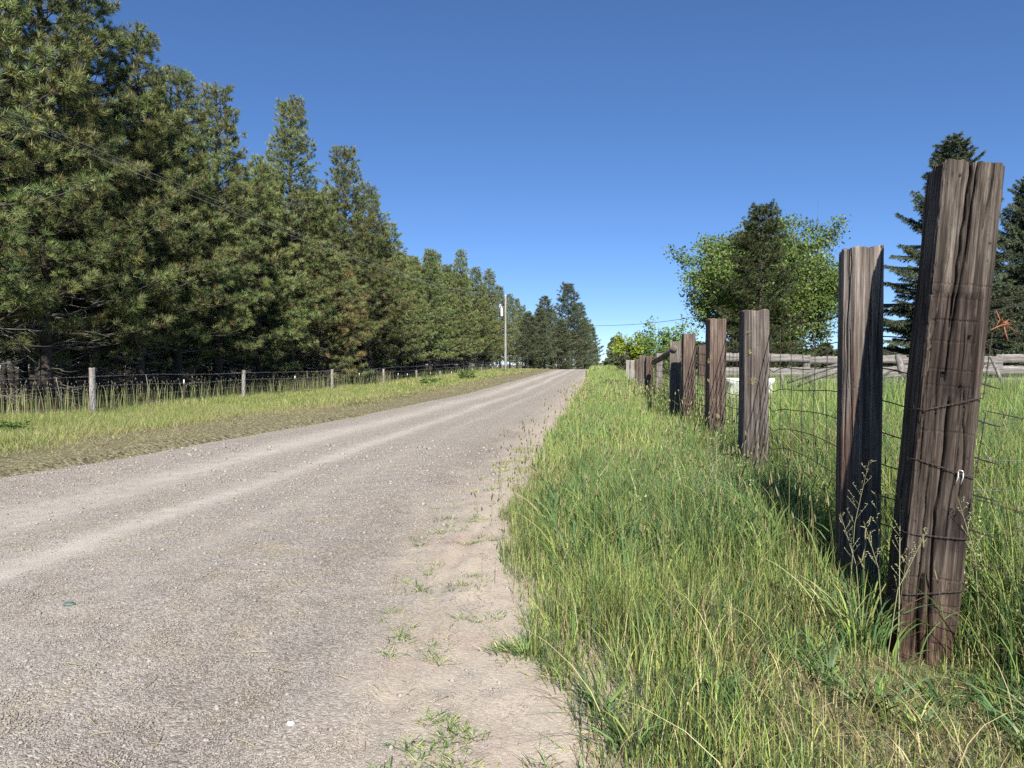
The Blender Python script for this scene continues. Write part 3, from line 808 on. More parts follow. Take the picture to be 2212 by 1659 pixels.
    V, T, tc = tufts(P, D, tl * sz_, tuft_k, w, C, r, (.12, 1.35) if tl > .2 else (.2, 1.3), .42 if tl > .2 else .45)
    cm = MB(); cm.add(V, None, T, tc)
    # pale spring candles on upper shoots
    if tl > .2:
        idx = np.where((P[:, 2] > zb + .35 * (H - zb)) & (r.uniform(0, 1, len(P)) < .30))[0]
        for i in idx:
            cm.tube([P[i], P[i] + unit(D[i] + [0, 0, .8]) * r.uniform(.12, .24)], [.013, .005], 3, np.array([2.6, 1.9, 2.9]), False)
    bm.build('branches', bark or M_BARK, root)
    cm.build('crown', mat or M_PINE, root)
    if dead:
        z = .5
        while z < zb + 1.6:
            for b_ in range(5):
                az = r.uniform(0, 6.28); ln = r.uniform(.7, 2.4)
                path = bent(axis(z), az, r.uniform(-.25, .35), ln, r.uniform(-.7, .35), 6, r, .12)
                dm.tube(path, np.linspace(.011, .003, 6), 4, None, False)
                for q in range(r.integers(3, 7)):
                    k = r.integers(1, 5); ta = az + r.choice([-1, 1]) * r.uniform(.4, 1.2)
                    dm.tube(bent(path[k], ta, r.uniform(-.5, .5), r.uniform(.25, .8), r.uniform(-.7, .7), 4, r, .15), np.linspace(.005, .0025, 4), 3, None, False)
            z += r.uniform(.22, .42)
        dm.build('dead_branches', M_DEAD, root)
    return root

def zg(x, y): return float(Hg(x, y)) - .03

# ---- the plantation: front row from the skyline of the photo, then the rows behind
variants = []
def along_loc(x, t): tx, sy = along(x, t); return (tx, sy, zg(tx, sy))

def brown_patch(z, az):
    return 0.55 if (1.2 < z < 6.4 and math.cos(az - math.radians(-40)) > -.15) else (.15 if z < 8 else 0)

FRONT = [  # photo column, distance of the row from the road, height, variant, label
    (-30, -17.6, 15.2, 0, 'broad pine at the left edge of the photo, its low boughs over the wire'),
    (95, -17.2, 16.4, 1, 'tall pine left of the first grey fence post, its top out of the frame'),
    (205, -18.0, 15.2, 2, 'dense pine right behind the nearest grey wooden fence post'),
    (300, -17.0, 13.6, 3, 'bushy pine with pale candle shoots right of the nearest wooden fence post'),
    (385, -17.3, 13.4, 0, 'pine with rounded shoulder behind the first white tipped steel post'),
    (470, -16.9, 13.7, 4, 'slim pine with a bare narrow leader standing above its neighbours'),
    (560, -17.6, 12.0, 2, 'shorter pine in the dip of the skyline right of the slim leader pine'),
    (628, -17.2, 15.9, 1, 'tall pointed pine whose peak stands free after the first skyline notch'),
    (690, -16.4, 11.2, 5, 'pine with rust brown dying needles on its lower boughs'),
    (745, -17.4, 15.8, 3, 'tall pine with a bare pale trunk showing, right of the brown needled pine'),
    (800, -17.4, 14.6, 0, 'pine on the falling skyline beside the tall bare trunk pine'),
    (846, -16.8, 12.6, 2, 'full pine ending the high part of the plantation'),
    (890, -17.8, 11.2, 4, 'low pine in the notch before the far pointed pair'),
    (930, -17.0, 12.4, 1, 'pointed pine, first of the far pair with sharp tips'),
    (965, -17.6, 11.2, 3, 'rounded pine between the far pointed pair'),
    (1000, -17.0, 14.9, 4, 'slender pine, second and taller of the far pair with sharp tips'),
    (1030, -17.2, 14.2, 0, 'pine just right of the far pointed pair, left of the utility pole'),
    (1055, -17.0, 15.2, 2, 'pine with a loose open top just left of the utility pole'),
    (1080, -17.2, 14.2, 1, 'pine directly behind the grey utility pole'),
]
specs = [(101, 14.6, 2.4, 4.1, None), (102, 15.8, 2.0, 3.9, None), (103, 13.2, 1.2, 3.9, None), (104, 14.2, 2.6, 3.8, None), (105, 14.0, 1.9, 2.9, None), (106, 11.6, .6, 3.6, brown_patch)]
proto = {}
for x, t, h, v, lab in FRONT:
    loc = along_loc(x, t)
    if v not in proto:
        sd, H, zb, Rm, bf = specs[v]
        proto[v] = make_pine(sd, H, zb, Rm, lab, loc, brown=bf, group='pines along the plantation edge'); o = proto[v]
        o.rotation_euler.z = 0
    else:
        o = dup(proto[v], loc, label=lab, group='pines along the plantation edge')
        o.rotation_euler.z = (x * 1.7) % 6.28
    k = h / specs[v][1]
    o.scale = (.5 + .5 * k, .5 + .5 * k, k)
r = np.random.default_rng(55)
# edge pines farther along the road
for i, x in enumerate((1102, 1116, 1129, 1141, 1152, 1162)):
    loc = along_loc(x, -16.8 + r.normal(0, .3)); hpx = np.interp(x, [1085, 1110, 1135, 1150, 1165], [625, 640, 665, 685, 690])
    d = loc[0] * FW[0] + loc[1] * FW[1]; h = (785 - hpx) / FOC * d + 1.3 - loc[2]
    v = [0, 1, 2, 3, 4, 0][i]; k = h / specs[v][1]
    dup(proto[v], loc, r.uniform(0, 6.28), (.6 * k + .3, .6 * k + .3, k), ['pine just right of the utility pole', 'second pine right of the utility pole', 'third pine right of the utility pole, with a tapering top', 'far edge pine above the end of the left fence', 'far edge pine near the small notch at the end of the plantation', 'last small edge pine before the far tall pines'][i], 'pines along the plantation edge')
# interior rows
LAB_IN = 'pine deeper in the dark plantation behind the row along the fence'
for row, t0 in enumerate((-19.6, -22.6, -26.0, -30, -35, -41)):
    s0 = 12 + row * 3.0 + (abs(t0) - 17) * .9
    s = s0
    while s < 128:
        t = t0 + r.normal(0, .55); ss = s + r.normal(0, .5)
        v = int(r.integers(0, 5)); h = r.uniform(11.2, 13.2) if row < 3 else r.uniform(10.5, 12.8)
        if s > 40 and row < 3: h = r.uniform(11.8, 13.6)
        k = h / specs[v][1]
        dup(proto[v], (t, ss, zg(t, ss)), r.uniform(0, 6.28), (.9 * k + .1,) * 2 + (k,), LAB_IN, 'pines inside the plantation')
        s += (r.uniform(2.4, 3.6) if s > 40 else r.uniform(3.0, 4.4)) if row < 3 else r.uniform(3.6, 5.4)

# the wood beyond the planted rows, one dark mass
r = np.random.default_rng(58); n = 5200
t = -43 - r.uniform(0, 1, n) ** 1.3 * 30; s = r.uniform(14, 150, n); t[:1300] = r.uniform(-43, -19, 1300); s[:1300] = r.uniform(129, 150, 1300); P = np.stack([t, s, r.uniform(0, 1, n) ** .8 * 9.0 + Hg(t, s)], -1)
V, T, tc = tufts(P, unit(r.normal(0, 1, (n, 3)) + [0, 0, .6]), .75, 16, .10, np.ones((n, 3)) * r.uniform(.4, .8, (n, 1)), r, (.2, 1.5))
mb = MB(); mb.add(V, None, T, tc)
for k in range(150):
    t0, s0 = -43 - r.uniform(0, 28), r.uniform(14, 150); z0 = float(Hg(t0, s0)); mb.tube([(t0, s0, z0), (t0 + r.normal(0, .1), s0, z0 + 9)], [.16, .05], 6, np.array([.22, .16, .3]))
tag(mb.build('distant_wood', M_PINE), 'dark mass of wood deep behind the planted pine rows', 'wood', kind='stuff')

# ---- far pines past the crest
far = [(1176, 145, 640, 3.4, 'dark open topped pine past the crest, left of the tallest far pine'),
       (1226, 165, 612, 4.8, 'tallest far pine past the crest with bare gaps between boughs'),
       (1250, 172, 655, 4.2, 'broad far pine leaning right of the tallest far pine'),
       (1205, 168, 700, 3.0, 'dense low dark tree in front of the tallest far pine, behind the far pole'),
       (1235, 158, 715, 3.0, 'dense dark green tree at the left kerb of the road crest'),
       (1262, 178, 690, 2.8, 'grey green pine with thin stems close to the road end'),
       (1276, 200, 700, 3.6, 'last pine of the far group beside the gap of sky'),
       (1285, 230, 745, 2.2, 'small far pine lowest in the group beside the gap of sky'),
       (1166, 139, 668, 3.0, 'pointed far pine filling the end of the plantation'),
       (1191, 152, 668, 3.2, 'far pine between the open topped one and the tallest one'),
       (1140, 130, 676, 3.0, 'far pine standing a little back at the end of the plantation'),
       (1214, 150, 690, 3.0, 'lower far pine in front of the tallest one'),
       (1155, 140, 690, 2.4, 'short far pine where the plantation ends')]
fp = None
for i, (x, d, ytop, Rm, lab) in enumerate(far):
    p = PX(x, 785, d); zt = PX(x, ytop, d)[2]; z0 = zg(p[0], p[1]); h = zt - z0
    if fp is None:
        fp = make_pine(201, 16, 3.0, 3.4, lab, (p[0], p[1], z0), 'tree', 'far pines past the road crest', tuft_k=16, tl=.34, w=.035, dense=.8, mat=M_FIR, dead=False, top_pow=.6, elev=(.1, .7)); o = fp
        fp2 = make_pine(202, 12, .8, 3.4, 'x', (0, 0, 0), 'tree', 'far pines past the road crest', tuft_k=16, tl=.3, w=.035, dense=1.2, mat=M_FIR, dead=False, top_pow=.75, elev=(0, .5))
        fp2_used = False
        o.scale = (Rm / 3.4, Rm / 3.4, h / 16)
    elif i in (3, 4, 5, 6, 7, 8, 11, 12):
        if not fp2_used:
            o = fp2; fp2_used = True; o['label'] = lab; o.location = (p[0], p[1], z0)
        else: o = dup(fp2, (p[0], p[1], z0), i * 1.3, label=lab)
        o.scale = (Rm / 3.0, Rm / 3.0, h / 12)
    else:
        o = dup(fp, (p[0], p[1], z0), i * 1.9, (Rm / 3.2, Rm / 3.2, h / 16), lab)

# ---- spruces right
def make_spruce(seed, H, Rm, label, loc, mat=M_SPRUCE, name='spruce_tree', k=13, nl=.13, w=.026, droop=.6, group=None):
    r = np.random.default_rng(seed); root = thing(name, label, 'tree', loc, 0, group)
    mb = MB(); zs = np.linspace(0, H, 10); mb.tube(np.stack([0 * zs, 0 * zs, zs - .1], -1), (.016 * H) * (1 - zs / H * .95), 9); mb.build('trunk', M_BARK, root, True)
    bm = MB(); P = []; D = []; C = []
    z = .6
    while z < H - .15:
        u = z / H; Lz = Rm * (1 - u) ** .78 + .12; nb = int(5 + 2 * (1 - u)); a0 = r.uniform(0, 6.28)
        for b_ in range(nb):
            az = a0 + b_ * 6.283 / nb + r.normal(0, .25); ln = Lz * r.uniform(.6, 1.2)
            e0 = (-.15 if u < .6 else .25 + .5 * (u - .6)) + r.normal(0, .08)
            path = bent((0, 0, z), az, e0, ln, .45 if u < .8 else .3, 6, r, .03)
            bm.tube(path, np.linspace(.012 + .01 * ln, .005, 6), 4, None, False)
            m_ = max(5, int(ln * 19)); br = r.uniform(.75, 1.25)
            for q in range(m_):
                f = .12 + .88 * (q + r.uniform()) / m_; sg = np.linspace(0, 1, 6)
                p = np.array([np.interp(f, sg, path[:, i]) for i in range(3)])
                sd = 1 if q % 2 else -1
                ta = az + sd * r.uniform(.5, 1.0); tln = (.16 + .42 * (1 - f) * min(ln, 2.2) * .6) * r.uniform(.7, 1.2)
                dz = -droop * r.uniform(.3, 1.4) if u < .85 else .2
                td = unit(np.array([math.cos(ta), math.sin(ta), dz]))
                nn = max(2, int(tln / .075))
                for j in range(nn):
                    P.append(p + td * tln * (j + .6) / nn); D.append(unit(td + [0, 0, -.1])); C.append(np.array([1, 1, 1]) * br * r.uniform(.85, 1.15) * (1.25 if j == nn - 1 else .95))
            P.append(path[-1]); D.append(unit(path[-1] - path[-2])); C.append(np.array([1.3, 1.3, 1.15]))
        z += (.27 - .09 * u) * r.uniform(.8, 1.2)
    for q in range(5): P.append(np.array([0, 0, H - .15 * q])); D.append(np.array([0, 0, 1.])); C.append(np.ones(3) * 1.2)
    V, T, tc = tufts(np.array(P), np.array(D), nl, k, w, np.array(C), r, (.2, 1.1), .9, .15)
    bm.build('branches', M_BARK, root)
    cm = MB(); cm.add(V, None, T, tc); cm.build('crown', mat, root)
    return root
d = 33; p = PX(2052, 785, d); zt = PX(2060, 288, d)[2]; h = zt - zg(p[0], p[1])
sp1 = make_spruce(301, h, 4.4, 'tall dark spruce with drooping boughs, its tip above the leaning timber post', (p[0], p[1], zg(p[0], p[1])))
d = 36; p = PX(2215, 785, d); zt = PX(2200, 375, d)[2]; h2 = zt - zg(p[0], p[1])
dup(sp1, (p[0], p[1], zg(p[0], p[1])), 2.1, (.85, .85, h2 / h), 'second dark spruce at the right edge of the photo, behind the timber post')

# ---- dark pine and the broadleaf tree behind it
d = 41; p = PX(1643, 785, d); zt = PX(1643, 442, d)[2]; h = zt - zg(p[0], p[1])
make_pine(401, h, .5, 2.75, 'dense dark olive pine standing in front of the bright green leafy tree', (p[0], p[1], zg(p[0], p[1])), tuft_k=22, tl=.16, w=.026, dense=1.75, mat=M_SCOTS, dead=False, top_pow=.66, elev=(-.15, .5), name='pine_tree', twig=1.5)

def make_leafy(seed, H, Rm, label, loc, mat, n_leaf=16, leaf=.16, cat='tree', name='leafy_tree', spread=1.0, trunk_r=.16, bark=M_BARKG, levels=4, zstem=.18, tall=1.0, group=None, gap=.0, fill=0):
    r = np.random.default_rng(seed); root = thing(name, label, cat, loc, 0, group)
    tips = []; mb = MB(); bm = MB()
    def grow(p, d, ln, rad, lev):
        n = 4; pts = [p]; dd = d
        for k in range(n):
            dd = unit(dd + r.normal(0, .13, 3) + np.array([0, 0, .05])); pts.append(pts[-1] + dd * ln / n)
        (mb if lev == 0 else bm).tube(pts, np.linspace(rad, rad * .6, n + 1), 7 if lev < 2 else 4, None, False)
        if lev >= levels - 1:
            for k in range(1, n + 1): tips.append((pts[k], dd, ln))
            return
        nb = 5 if lev == 0 else (4 if lev == 1 else 3)
        for b_ in range(nb):
            f = r.uniform(.45, 1.0) if b_ else 1.0
            q = pts[min(n, max(1, int(round(f * n))))]
            rd = r.normal(0, 1, 3); rd[2] *= .5; nd = unit(dd * (.75 if b_ else 1.2) + unit(rd) * spread * (.85 if b_ else .3) + np.array([0, 0, .12 * tall]))
            grow(q, nd, ln * r.uniform(.6, .85), rad * .55, lev + 1)
    grow(np.array([0, 0, -.1]), np.array([0, 0, 1.]), H * zstem, trunk_r, 0)
    nst = 6
    for b_ in range(nst):
        a = b_ * 6.283 / nst + r.uniform(0, .6); e = r.uniform(.35, 1.15)
        grow(np.array([0, 0, H * zstem * r.uniform(.5, .95)]), np.array([math.cos(a) * math.cos(e), math.sin(a) * math.cos(e), math.sin(e)]), H * .30 * r.uniform(.75, 1.1), trunk_r * .5, 1)
    TP = np.array([t_[0] for t_ in tips])
    # fit to height and spread
    sz = H / max(np.percentile(TP[:, 2], 99.6) + .2, 1e-3); sr = Rm / np.percentile(np.hypot(TP[:, 0], TP[:, 1]), 95)
    S = np.array([sr, sr, sz])
    fillV = []
    for b in (mb, bm): b.V = [v * S for v in b.V]
    TP = TP * S
    if fill:
        C0 = np.array([0, 0, H * .56]); RR = np.array([Rm, Rm, H * .45]); ok = []
        while len(ok) < fill:
            q = unit(r.normal(0, 1, 3)) * r.uniform(.35, 1.0) ** .5
            if fbm(np.array(q[0] * 2.2 + 9), np.array(q[2] * 2.2 + q[1] + 4), seed, 3) < .40: continue
            ok.append(C0 + q * RR * [1, 1, .82 + .18 * (q[0] > 0)])
        ok = np.array(ok); dd = ((ok[:, None] - TP[None]) ** 2).sum(-1); nb = TP[dd.argmin(1)]
        for a_, b_ in zip(ok, nb): bm.tube([b_, (a_ + b_) / 2 + r.normal(0, .1, 3), a_], [.03, .02, .008], 4, None, False)
        TP = np.vstack([TP[TP[:, 2] < H * .99], ok])
    P = np.repeat(TP, n_leaf, 0) + r.normal(0, 1, (len(TP) * n_leaf, 3)) * np.array([.30, .30, .22]) * (H / 10) ** .8
    n = len(P)
    a = unit(r.normal(0, 1, (n, 3)) + [0, 0, -.3]); nrm = unit(r.normal(0, 1, (n, 3)) + [0, -.3, .9]); b_ = unit(np.cross(nrm, a)); a = unit(np.cross(b_, nrm))
    q = leaf * r.uniform(.6, 1.2, n)[:, None]
    V = np.stack([P - a * q * .5, P + b_ * q * .32, P + a * q * .5, P - b_ * q * .32], 1).reshape(-1, 3)
    br = np.repeat(r.uniform(.75, 1.25, len(TP)), n_leaf) * r.uniform(.75, 1.25, n)
    tint = np.stack([br * r.uniform(.85, 1.2, n), br, br * r.uniform(.8, 1.2, n)], -1)
    cm = MB(); cm.add(V, np.arange(n * 4).reshape(-1, 4), None, np.repeat(tint, 4, 0))
    mb.build('trunk', bark, root); bm.build('branches', bark, root); cm.build('crown', mat, root)
    return root
d = 51; p = PX(1640, 785, d); zt = PX(1700, 462, d)[2]; h = zt - zg(p[0], p[1])
make_leafy(402, h * .97, 5.2, 'bright green leafy tree spreading on both sides of the dark olive pine', (p[0] + .25, p[1], zg(p[0], p[1])), M_LEAF, 52, .21, levels=5, fill=620)
# small trees beside the far end of the fence
d = 40; p = PX(1440, 785, d); zt = PX(1440, 684, d)[2]
make_leafy(403, zt - zg(p[0], p[1]), 1.35, 'small light green tree just above the far fence posts', (p[0], p[1], zg(p[0], p[1])), M_LEAF, 14, .16, trunk_r=.05, levels=4, name='small_tree')
d = 62; p = PX(1372, 785, d); zt = PX(1372, 716, d)[2]
make_leafy(404, zt - zg(p[0], p[1]), 1.5, 'yellow green young tree between the far conifer and the light green tree', (p[0], p[1], zg(p[0], p[1])), M_YLEAF, 18, .2, trunk_r=.05, levels=4, name='small_tree', spread=.8)
d = 66; p = PX(1345, 785, d); zt = PX(1345, 738, d)[2]
make_leafy(405, zt - zg(p[0], p[1]), 1.0, 'thin grey green young tree right of the far conifer', (p[0], p[1], zg(p[0], p[1])), M_FIR, 8, .16, trunk_r=.04, levels=4, name='small_tree', spread=.8)
# far conifer right of the road
d = 120; p = PX(1325, 785, d); zt = PX(1325, 728, d)[2]; z0 = zg(p[0], p[1])
cf = make_spruce(406, zt - z0, 2.1, 'small far conifer standing alone right of the road end', (p[0], p[1], z0), M_FIR, 'conifer_tree', 8, .24, .06)
hcf = zt - z0
# low treeline behind the corral
r = np.random.default_rng(66)
for i in range(34):
    x = 1500 + i * 24 + r.uniform(-8, 8); d = r.uniform(88, 125); p = PX(x, 785, d)
    yt = r.uniform(735, 758); zt = PX(x, yt, d)[2]; z0 = zg(p[0], p[1])
    dup(cf, (p[0], p[1], z0), r.uniform(0, 6.28), (1.25, 1.25, (zt - z0) / hcf), 'dark tree in the low treeline beyond the corral fence', 'treeline beyond the corral')
# bushes
bsh = make_leafy(407, .95, .75, 'round dark green bush on the left verge before the utility pole', along_loc(1008, -10.2), M_LEAF, 22, .10, 'bush', 'bush', 1.2, .03, M_BARKG, 3, .12)
for c_ in bsh.children:
    pass
p = PX(1335, 800, 33); dup(bsh, (p[0], p[1], zg(p[0], p[1])), 1.0, (1.1, 1.1, .9), 'dark green bush in the verge grass right of the road crest')
p = along_loc(930, -10.6); dup(bsh, p, 2.0, (.9, .9, .6), 'low green bush on the left verge, left of the round dark one')
p = along_loc(8, -11.8); dup(bsh, p, 3.0, (.6, .6, .4), 'leafy bush at the left edge of the photo below the wire')

# ------------------------------------------------------------------ posts of the right fence
def post_mesh(name, poly, H, nU, nV, seed, cracks=14, amp=.004, top_amp=.012, taper=0.0, stain=None, extra=None, foot=.35):
    """a timber with real checks and grain: poly is the section, z runs from -foot to H"""
    r = np.random.default_rng(seed); poly = np.array(poly, float)
    ed = np.roll(poly, -1, 0) - poly; ln = np.linalg.norm(ed, axis=1); per = ln.sum(); cum = np.concatenate([[0], np.cumsum(ln)])
    u = np.arange(nU) / nU * per
    k = np.clip(np.searchsorted(cum, u, 'right') - 1, 0, len(poly) - 1); f = (u - cum[k]) / ln[k]
    xy = poly[k] + ed[k] * f[:, None]
    # slightly round the arrises
    for _ in range(max(1, nU // 90)): xy = (np.roll(xy, 1, 0) + 2 * xy + np.roll(xy, -1, 0)) / 4
    tg = np.roll(xy, -1, 0) - np.roll(xy, 1, 0); nr = np.stack([tg[:, 1], -tg[:, 0]], -1); nr /= np.linalg.norm(nr, axis=1)[:, None]
    z = np.linspace(-foot, H, nV); U, Z = np.meshgrid(u, z)
    disp = (fbm(U * 105, Z * 1.9, seed, 4) - .5) * amp * 2.6 + (fbm(U * 9, Z * 1.2, seed + 3, 3) - .5) * amp * 1.2 + (fbm(U * 150, Z * 3, seed + 4, 2) - .5) * amp * 1.3
    disp += -np.clip(.42 - fbm(U * 90, Z * 2.6, seed + 9, 2), 0, 1) * amp * 3
    pit = vnoise(U * 130, Z * 26, seed + 31); disp -= .010 * sstep(.90, .97, pit) * sstep(.45, .6, fbm(U * 6, Z * 3, seed + 32, 2))
    for c in range(cracks):
        u0 = r.uniform(0, per); z0 = r.uniform(-.2, H); ln_ = r.uniform(.15, .9) * H * .6; wd = r.uniform(.0022, .0045); dp = r.uniform(.006, .022)
        if c < 3: z0 = H - ln_ * .5; dp *= 1.3
        uu = U - u0 - (vnoise(Z * 2.1, 0 * Z + c, seed + 40) - .5) * .035 - (vnoise(Z * 9, 0 * Z + c, seed + 41) - .5) * .006
        uu = (uu + per / 2) % per - per / 2
        win = np.clip(1 - ((Z - z0) / (ln_ * .5)) ** 2, 0, 1) ** .5
        disp -= dp * np.exp(-(uu / wd) ** 2) * win
    if extra is not None: disp = disp + extra(U, Z, per)
    tp = 1 - taper * np.clip(Z / H, 0, 1)
    X = xy[:, 0][None] * tp + nr[:, 0][None] * disp; Y = xy[:, 1][None] * tp + nr[:, 1][None] * disp
    Zt = Z + sstep(H - .12, H, Z) * ((fbm(U * 26, 0 * U, seed + 5, 4) - .6) * top_amp * 2.8)
    V = [np.stack([X, Y, Zt], -1).reshape(-1, 3)]
    tint = np.ones((nV, nU, 3))
    if stain is not None: tint = stain(U, Z, per, xy)
    C = [tint.reshape(-1, 3)]
    i = np.arange(nV - 1)[:, None] * nU; j = np.arange(nU)[None, :]; j2 = (j + 1) % nU
    Q = [np.stack([i + j, i + j2, i + nU + j2, i + nU + j], -1).reshape(-1, 4)]
    # end grain cap
    base = (nV - 1) * nU; top = V[0][base:base + nU]; cen = top.mean(0); prev = np.arange(nU) + base; n = nV * nU
    for q in (.86, .6, .3, .06):
        rg = cen + (top - cen) * q; rg[:, 2] = cen[2] + (top[:, 2] - cen[2]) * q + (fbm(rg[:, 0] * 60, rg[:, 1] * 60, seed + 6, 2) - .5) * top_amp
        V.append(rg); C.append(np.full((nU, 3), .85)); cur = np.arange(nU) + n; n += nU
        Q.append(np.stack([prev, np.roll(prev, -1), np.roll(cur, -1), cur], -1)); prev = cur
    V.append(cen[None]); C.append(np.full((1, 3), .8))
    T = np.stack([prev, np.roll(prev, -1), np.full(nU, n)], -1)
    return np_mesh(name, np.vstack(V), np.vstack(Q), T, np.vstack(C), True)

def rect(w, d, c=.008):
    a, b = w / 2, d / 2
    return [(-a + c, -b), (a - c, -b), (a, -b + c), (a, b - c), (a - c, b), (-a + c, b), (-a, b - c), (-a, -b + c)]

FENCE_T = 1.5
# --- leaning railway timber
pb = PX(2003, 1440, 3.40); pt = PX(2112, 350, 3.48)
ax = pt - pb; P1_H = float(np.linalg.norm(ax)); axu = ax / P1_H
W1, D1 = .268, .225
def tie_extra(U, Z, per):
    # perimeter starts at the front-left corner and runs along the front face
    d = np.zeros_like(U)
    def crack(u0, z0, z1, wd, dp, wob=.02, k=0):
        uu = U - np.interp(Z, [z0, z1], u0) - (vnoise(Z * 3.1, 0 * Z + k, 77) - .5) * wob - (vnoise(Z * 14, 0 * Z + k, 78) - .5) * .006
        return -dp * np.exp(-(uu / wd) ** 2) * np.clip(np.minimum((Z - z0) / .05, (z1 - Z) / .05), 0, 1)
    d += crack((.095, .112), 1.55, P1_H + .1, .0050, .05, .012, 1)
    d += crack((.090, .150), 1.30, P1_H + .02, .0038, .042, .012, 2)
    d += crack((.125, .112), -.2, 1.25, .0045, .045, .022, 3)
    d += crack((.07, .06), .1, .9, .0028, .02, .03, 4)
    d += crack((.20, .19), .75, 1.3, .003, .02, .02, 5)
    d += crack((.17, .18), .55, 1.05, .0025, .016, .02, 6)
    d += crack((.09, .1), .0, .42, .007, .05, .03, 7)
    d += crack((.04, .05), 1.55, 2.1, .0025, .012, .02, 8)
    front = (U < W1)
    for zz, dp in ((1.765, .006), (1.60, .010), (1.50, .006), (1.365, .007), (1.29, .006), (1.70, .003), (1.08, .006), (.28, .008), (.40, .006)):
        wv = (vnoise(U * 30, 0 * U + zz * 9, 79) - .5) * .012
        d -= .6 * dp * np.exp(-((Z - zz - wv) / .0035) ** 2) * front * (U < W1 * (.80 if zz > 1.2 and zz < 1.72 else 1))
    for uc, zc in ((.185, 1.525), (.085, 1.345)):
        d -= .040 * ((np.abs(U - uc) < .0085) & (np.abs(Z - zc) < .011))
    # shallow adzed seat
    d -= .007 * sstep(1.74, 1.70, Z) * sstep(1.22, 1.27, Z) * front * sstep(W1 * .86, W1 * .80, U)
    cn = np.minimum(np.abs(U), np.minimum(np.abs(U - W1), np.abs(per - U)))
    d -= .020 * np.exp(-(cn / .014) ** 2) * sstep(.52, .72, fbm(U * 8, Z * 11, 83, 3)) + .006 * np.exp(-(cn / .012) ** 2)
    d += (fbm(U * 5, Z * 5, 84, 3) - .5) * .012
    # rotten foot
    d -= .02 * sstep(.32, .05, Z) * fbm(U * 22, Z * 12, 80, 3)
    # knots
    for uc, zc, rr in ((.165, 1.29, .03), (.175, .72, .022), (.08, .93, .016)):
        q = np.hypot(U - uc, (Z - zc) * .8); d += .006 * np.exp(-(q / rr) ** 2) - .012 * np.exp(-(q / (rr * .35)) ** 2)
    return d
def tie_stain(U, Z, per, xy):
    n1 = fbm(U * 7, Z * 3, 90, 4); c = np.ones(U.shape + (3,))
    seat = sstep(1.76, 1.70, Z + (n1 - .5) * .05) * sstep(1.18, 1.26, Z) * sstep(W1 * .9, W1 * .8, U)
    c = c * (1 - seat[..., None] * np.array([.42, .47, .46]))
    d2 = sstep(.50, .62, fbm(U * 5, Z * 2.2, 91, 3)) * sstep(1.3, 1.1, Z) * sstep(.35, .6, Z)
    c = c * (1 - d2[..., None] * np.array([.38, .42, .38]))
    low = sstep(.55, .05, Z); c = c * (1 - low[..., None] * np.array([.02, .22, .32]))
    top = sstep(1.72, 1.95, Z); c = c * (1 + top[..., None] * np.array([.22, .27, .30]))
    for uc, zc, rr in ((.165, 1.29, .04), (.175, .72, .03)):
        q = np.hypot(U - uc, (Z - zc) * .8); c = c * (1 - .65 * np.exp(-(q / rr) ** 2) * (.5 + .5 * np.cos(q * 600)))[..., None]
    side = (U > W1 + D1) * 1.0
    return c
poly1 = rect(W1, D1, .006)
poly1 = [poly1[7]] + poly1[:7]; poly1 = [(-W1 / 2, -D1 / 2), (W1 / 2 - .02, -D1 / 2), (W1 / 2, -D1 / 2 + .03), (W1 / 2, D1 / 2), (-W1 / 2, D1 / 2)]
tie = thing('timber_post', 'thick dark railway timber leaning right, nearest post of the right fence', 'post', (pb[0], pb[1] + D1 / 2, pb[2]))
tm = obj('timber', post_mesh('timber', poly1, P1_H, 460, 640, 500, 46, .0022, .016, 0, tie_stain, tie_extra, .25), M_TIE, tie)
import mathutils
zq = mathutils.Vector((0, 0, 1)).rotation_difference(mathutils.Vector(tuple(axu)))
tie.rotation_mode = 'QUATERNION'; tie.rotation_quaternion = zq @ mathutils.Quaternion((0, 0, 1), R(-4))
bpy.context.view_layer.update()
TMX = tie.matrix_basis.copy()
def on_tie(u, z, out=.004):
    """world point on the front face, u from its left edge"""
    v = TMX @ mathutils.Vector((-W1 / 2 + u, -D1 / 2 - out, z)); return np.array(v)
def tie_pt(x, y, z): return np.array(TMX @ mathutils.Vector((x, y, z)))

# --- the other posts
def fence_post(x, d, ytop, w, dep, label, mat, seed, nU=150, nV=170, cracks=12, rz=0.0, poly=None, name='fence_post', lean=(0, 0), amp=.0021, stain=None, t_off=0):
    p = PX(x, 785, d); zt = PX(x, ytop, d)[2]; z0 = zg(p[0], p[1]); H = zt - z0
    o = thing(name, label, 'post', (p[0], p[1], z0), rz)
    o.rotation_euler = (lean[0], lean[1], rz)
    obj('timber', post_mesh('timber', poly or rect(w, dep, .012), H, nU, nV, seed, cracks, amp, .014, .03, stain), mat, o)
    return o, H
def st_p2(U, Z, per, xy):
    n1 = fbm(U * 6, Z * 3, 92, 4); c = np.ones(U.shape + (3,)) * 1.0
    br_ = sstep(.50, .65, fbm(U * 12, Z * 1.4, 93, 3)) * sstep(1.75, 1.3, Z)
    c = c * (1 - br_[..., None] * np.array([.10, .32, .40]))
    c *= (1 + .35 * sstep(1.45, 1.75, Z))[..., None]
    return c
poly2 = [(-.055, -.105), (.10, -.085), (.105, .10), (-.105, .10), (-.105, -.045)]
P2, H2 = fence_post(1858, 4.22, 537, .2, .2, 'square weathered post half in the shade of the leaning timber', M_POST, 511, 320, 440, 30, R(-6), poly2, stain=st_p2)
poly3 = [(-.06, -.115), (.115, -.09), (.12, .10), (-.115, .11), (-.115, -.05)]
P3, H3 = fence_post(1629, 7.1, 671, .2, .2, 'grey post with yellow lichen and crossing wire shadows, third from the front', M_POST, 512, 240, 320, 26, R(8), poly3)
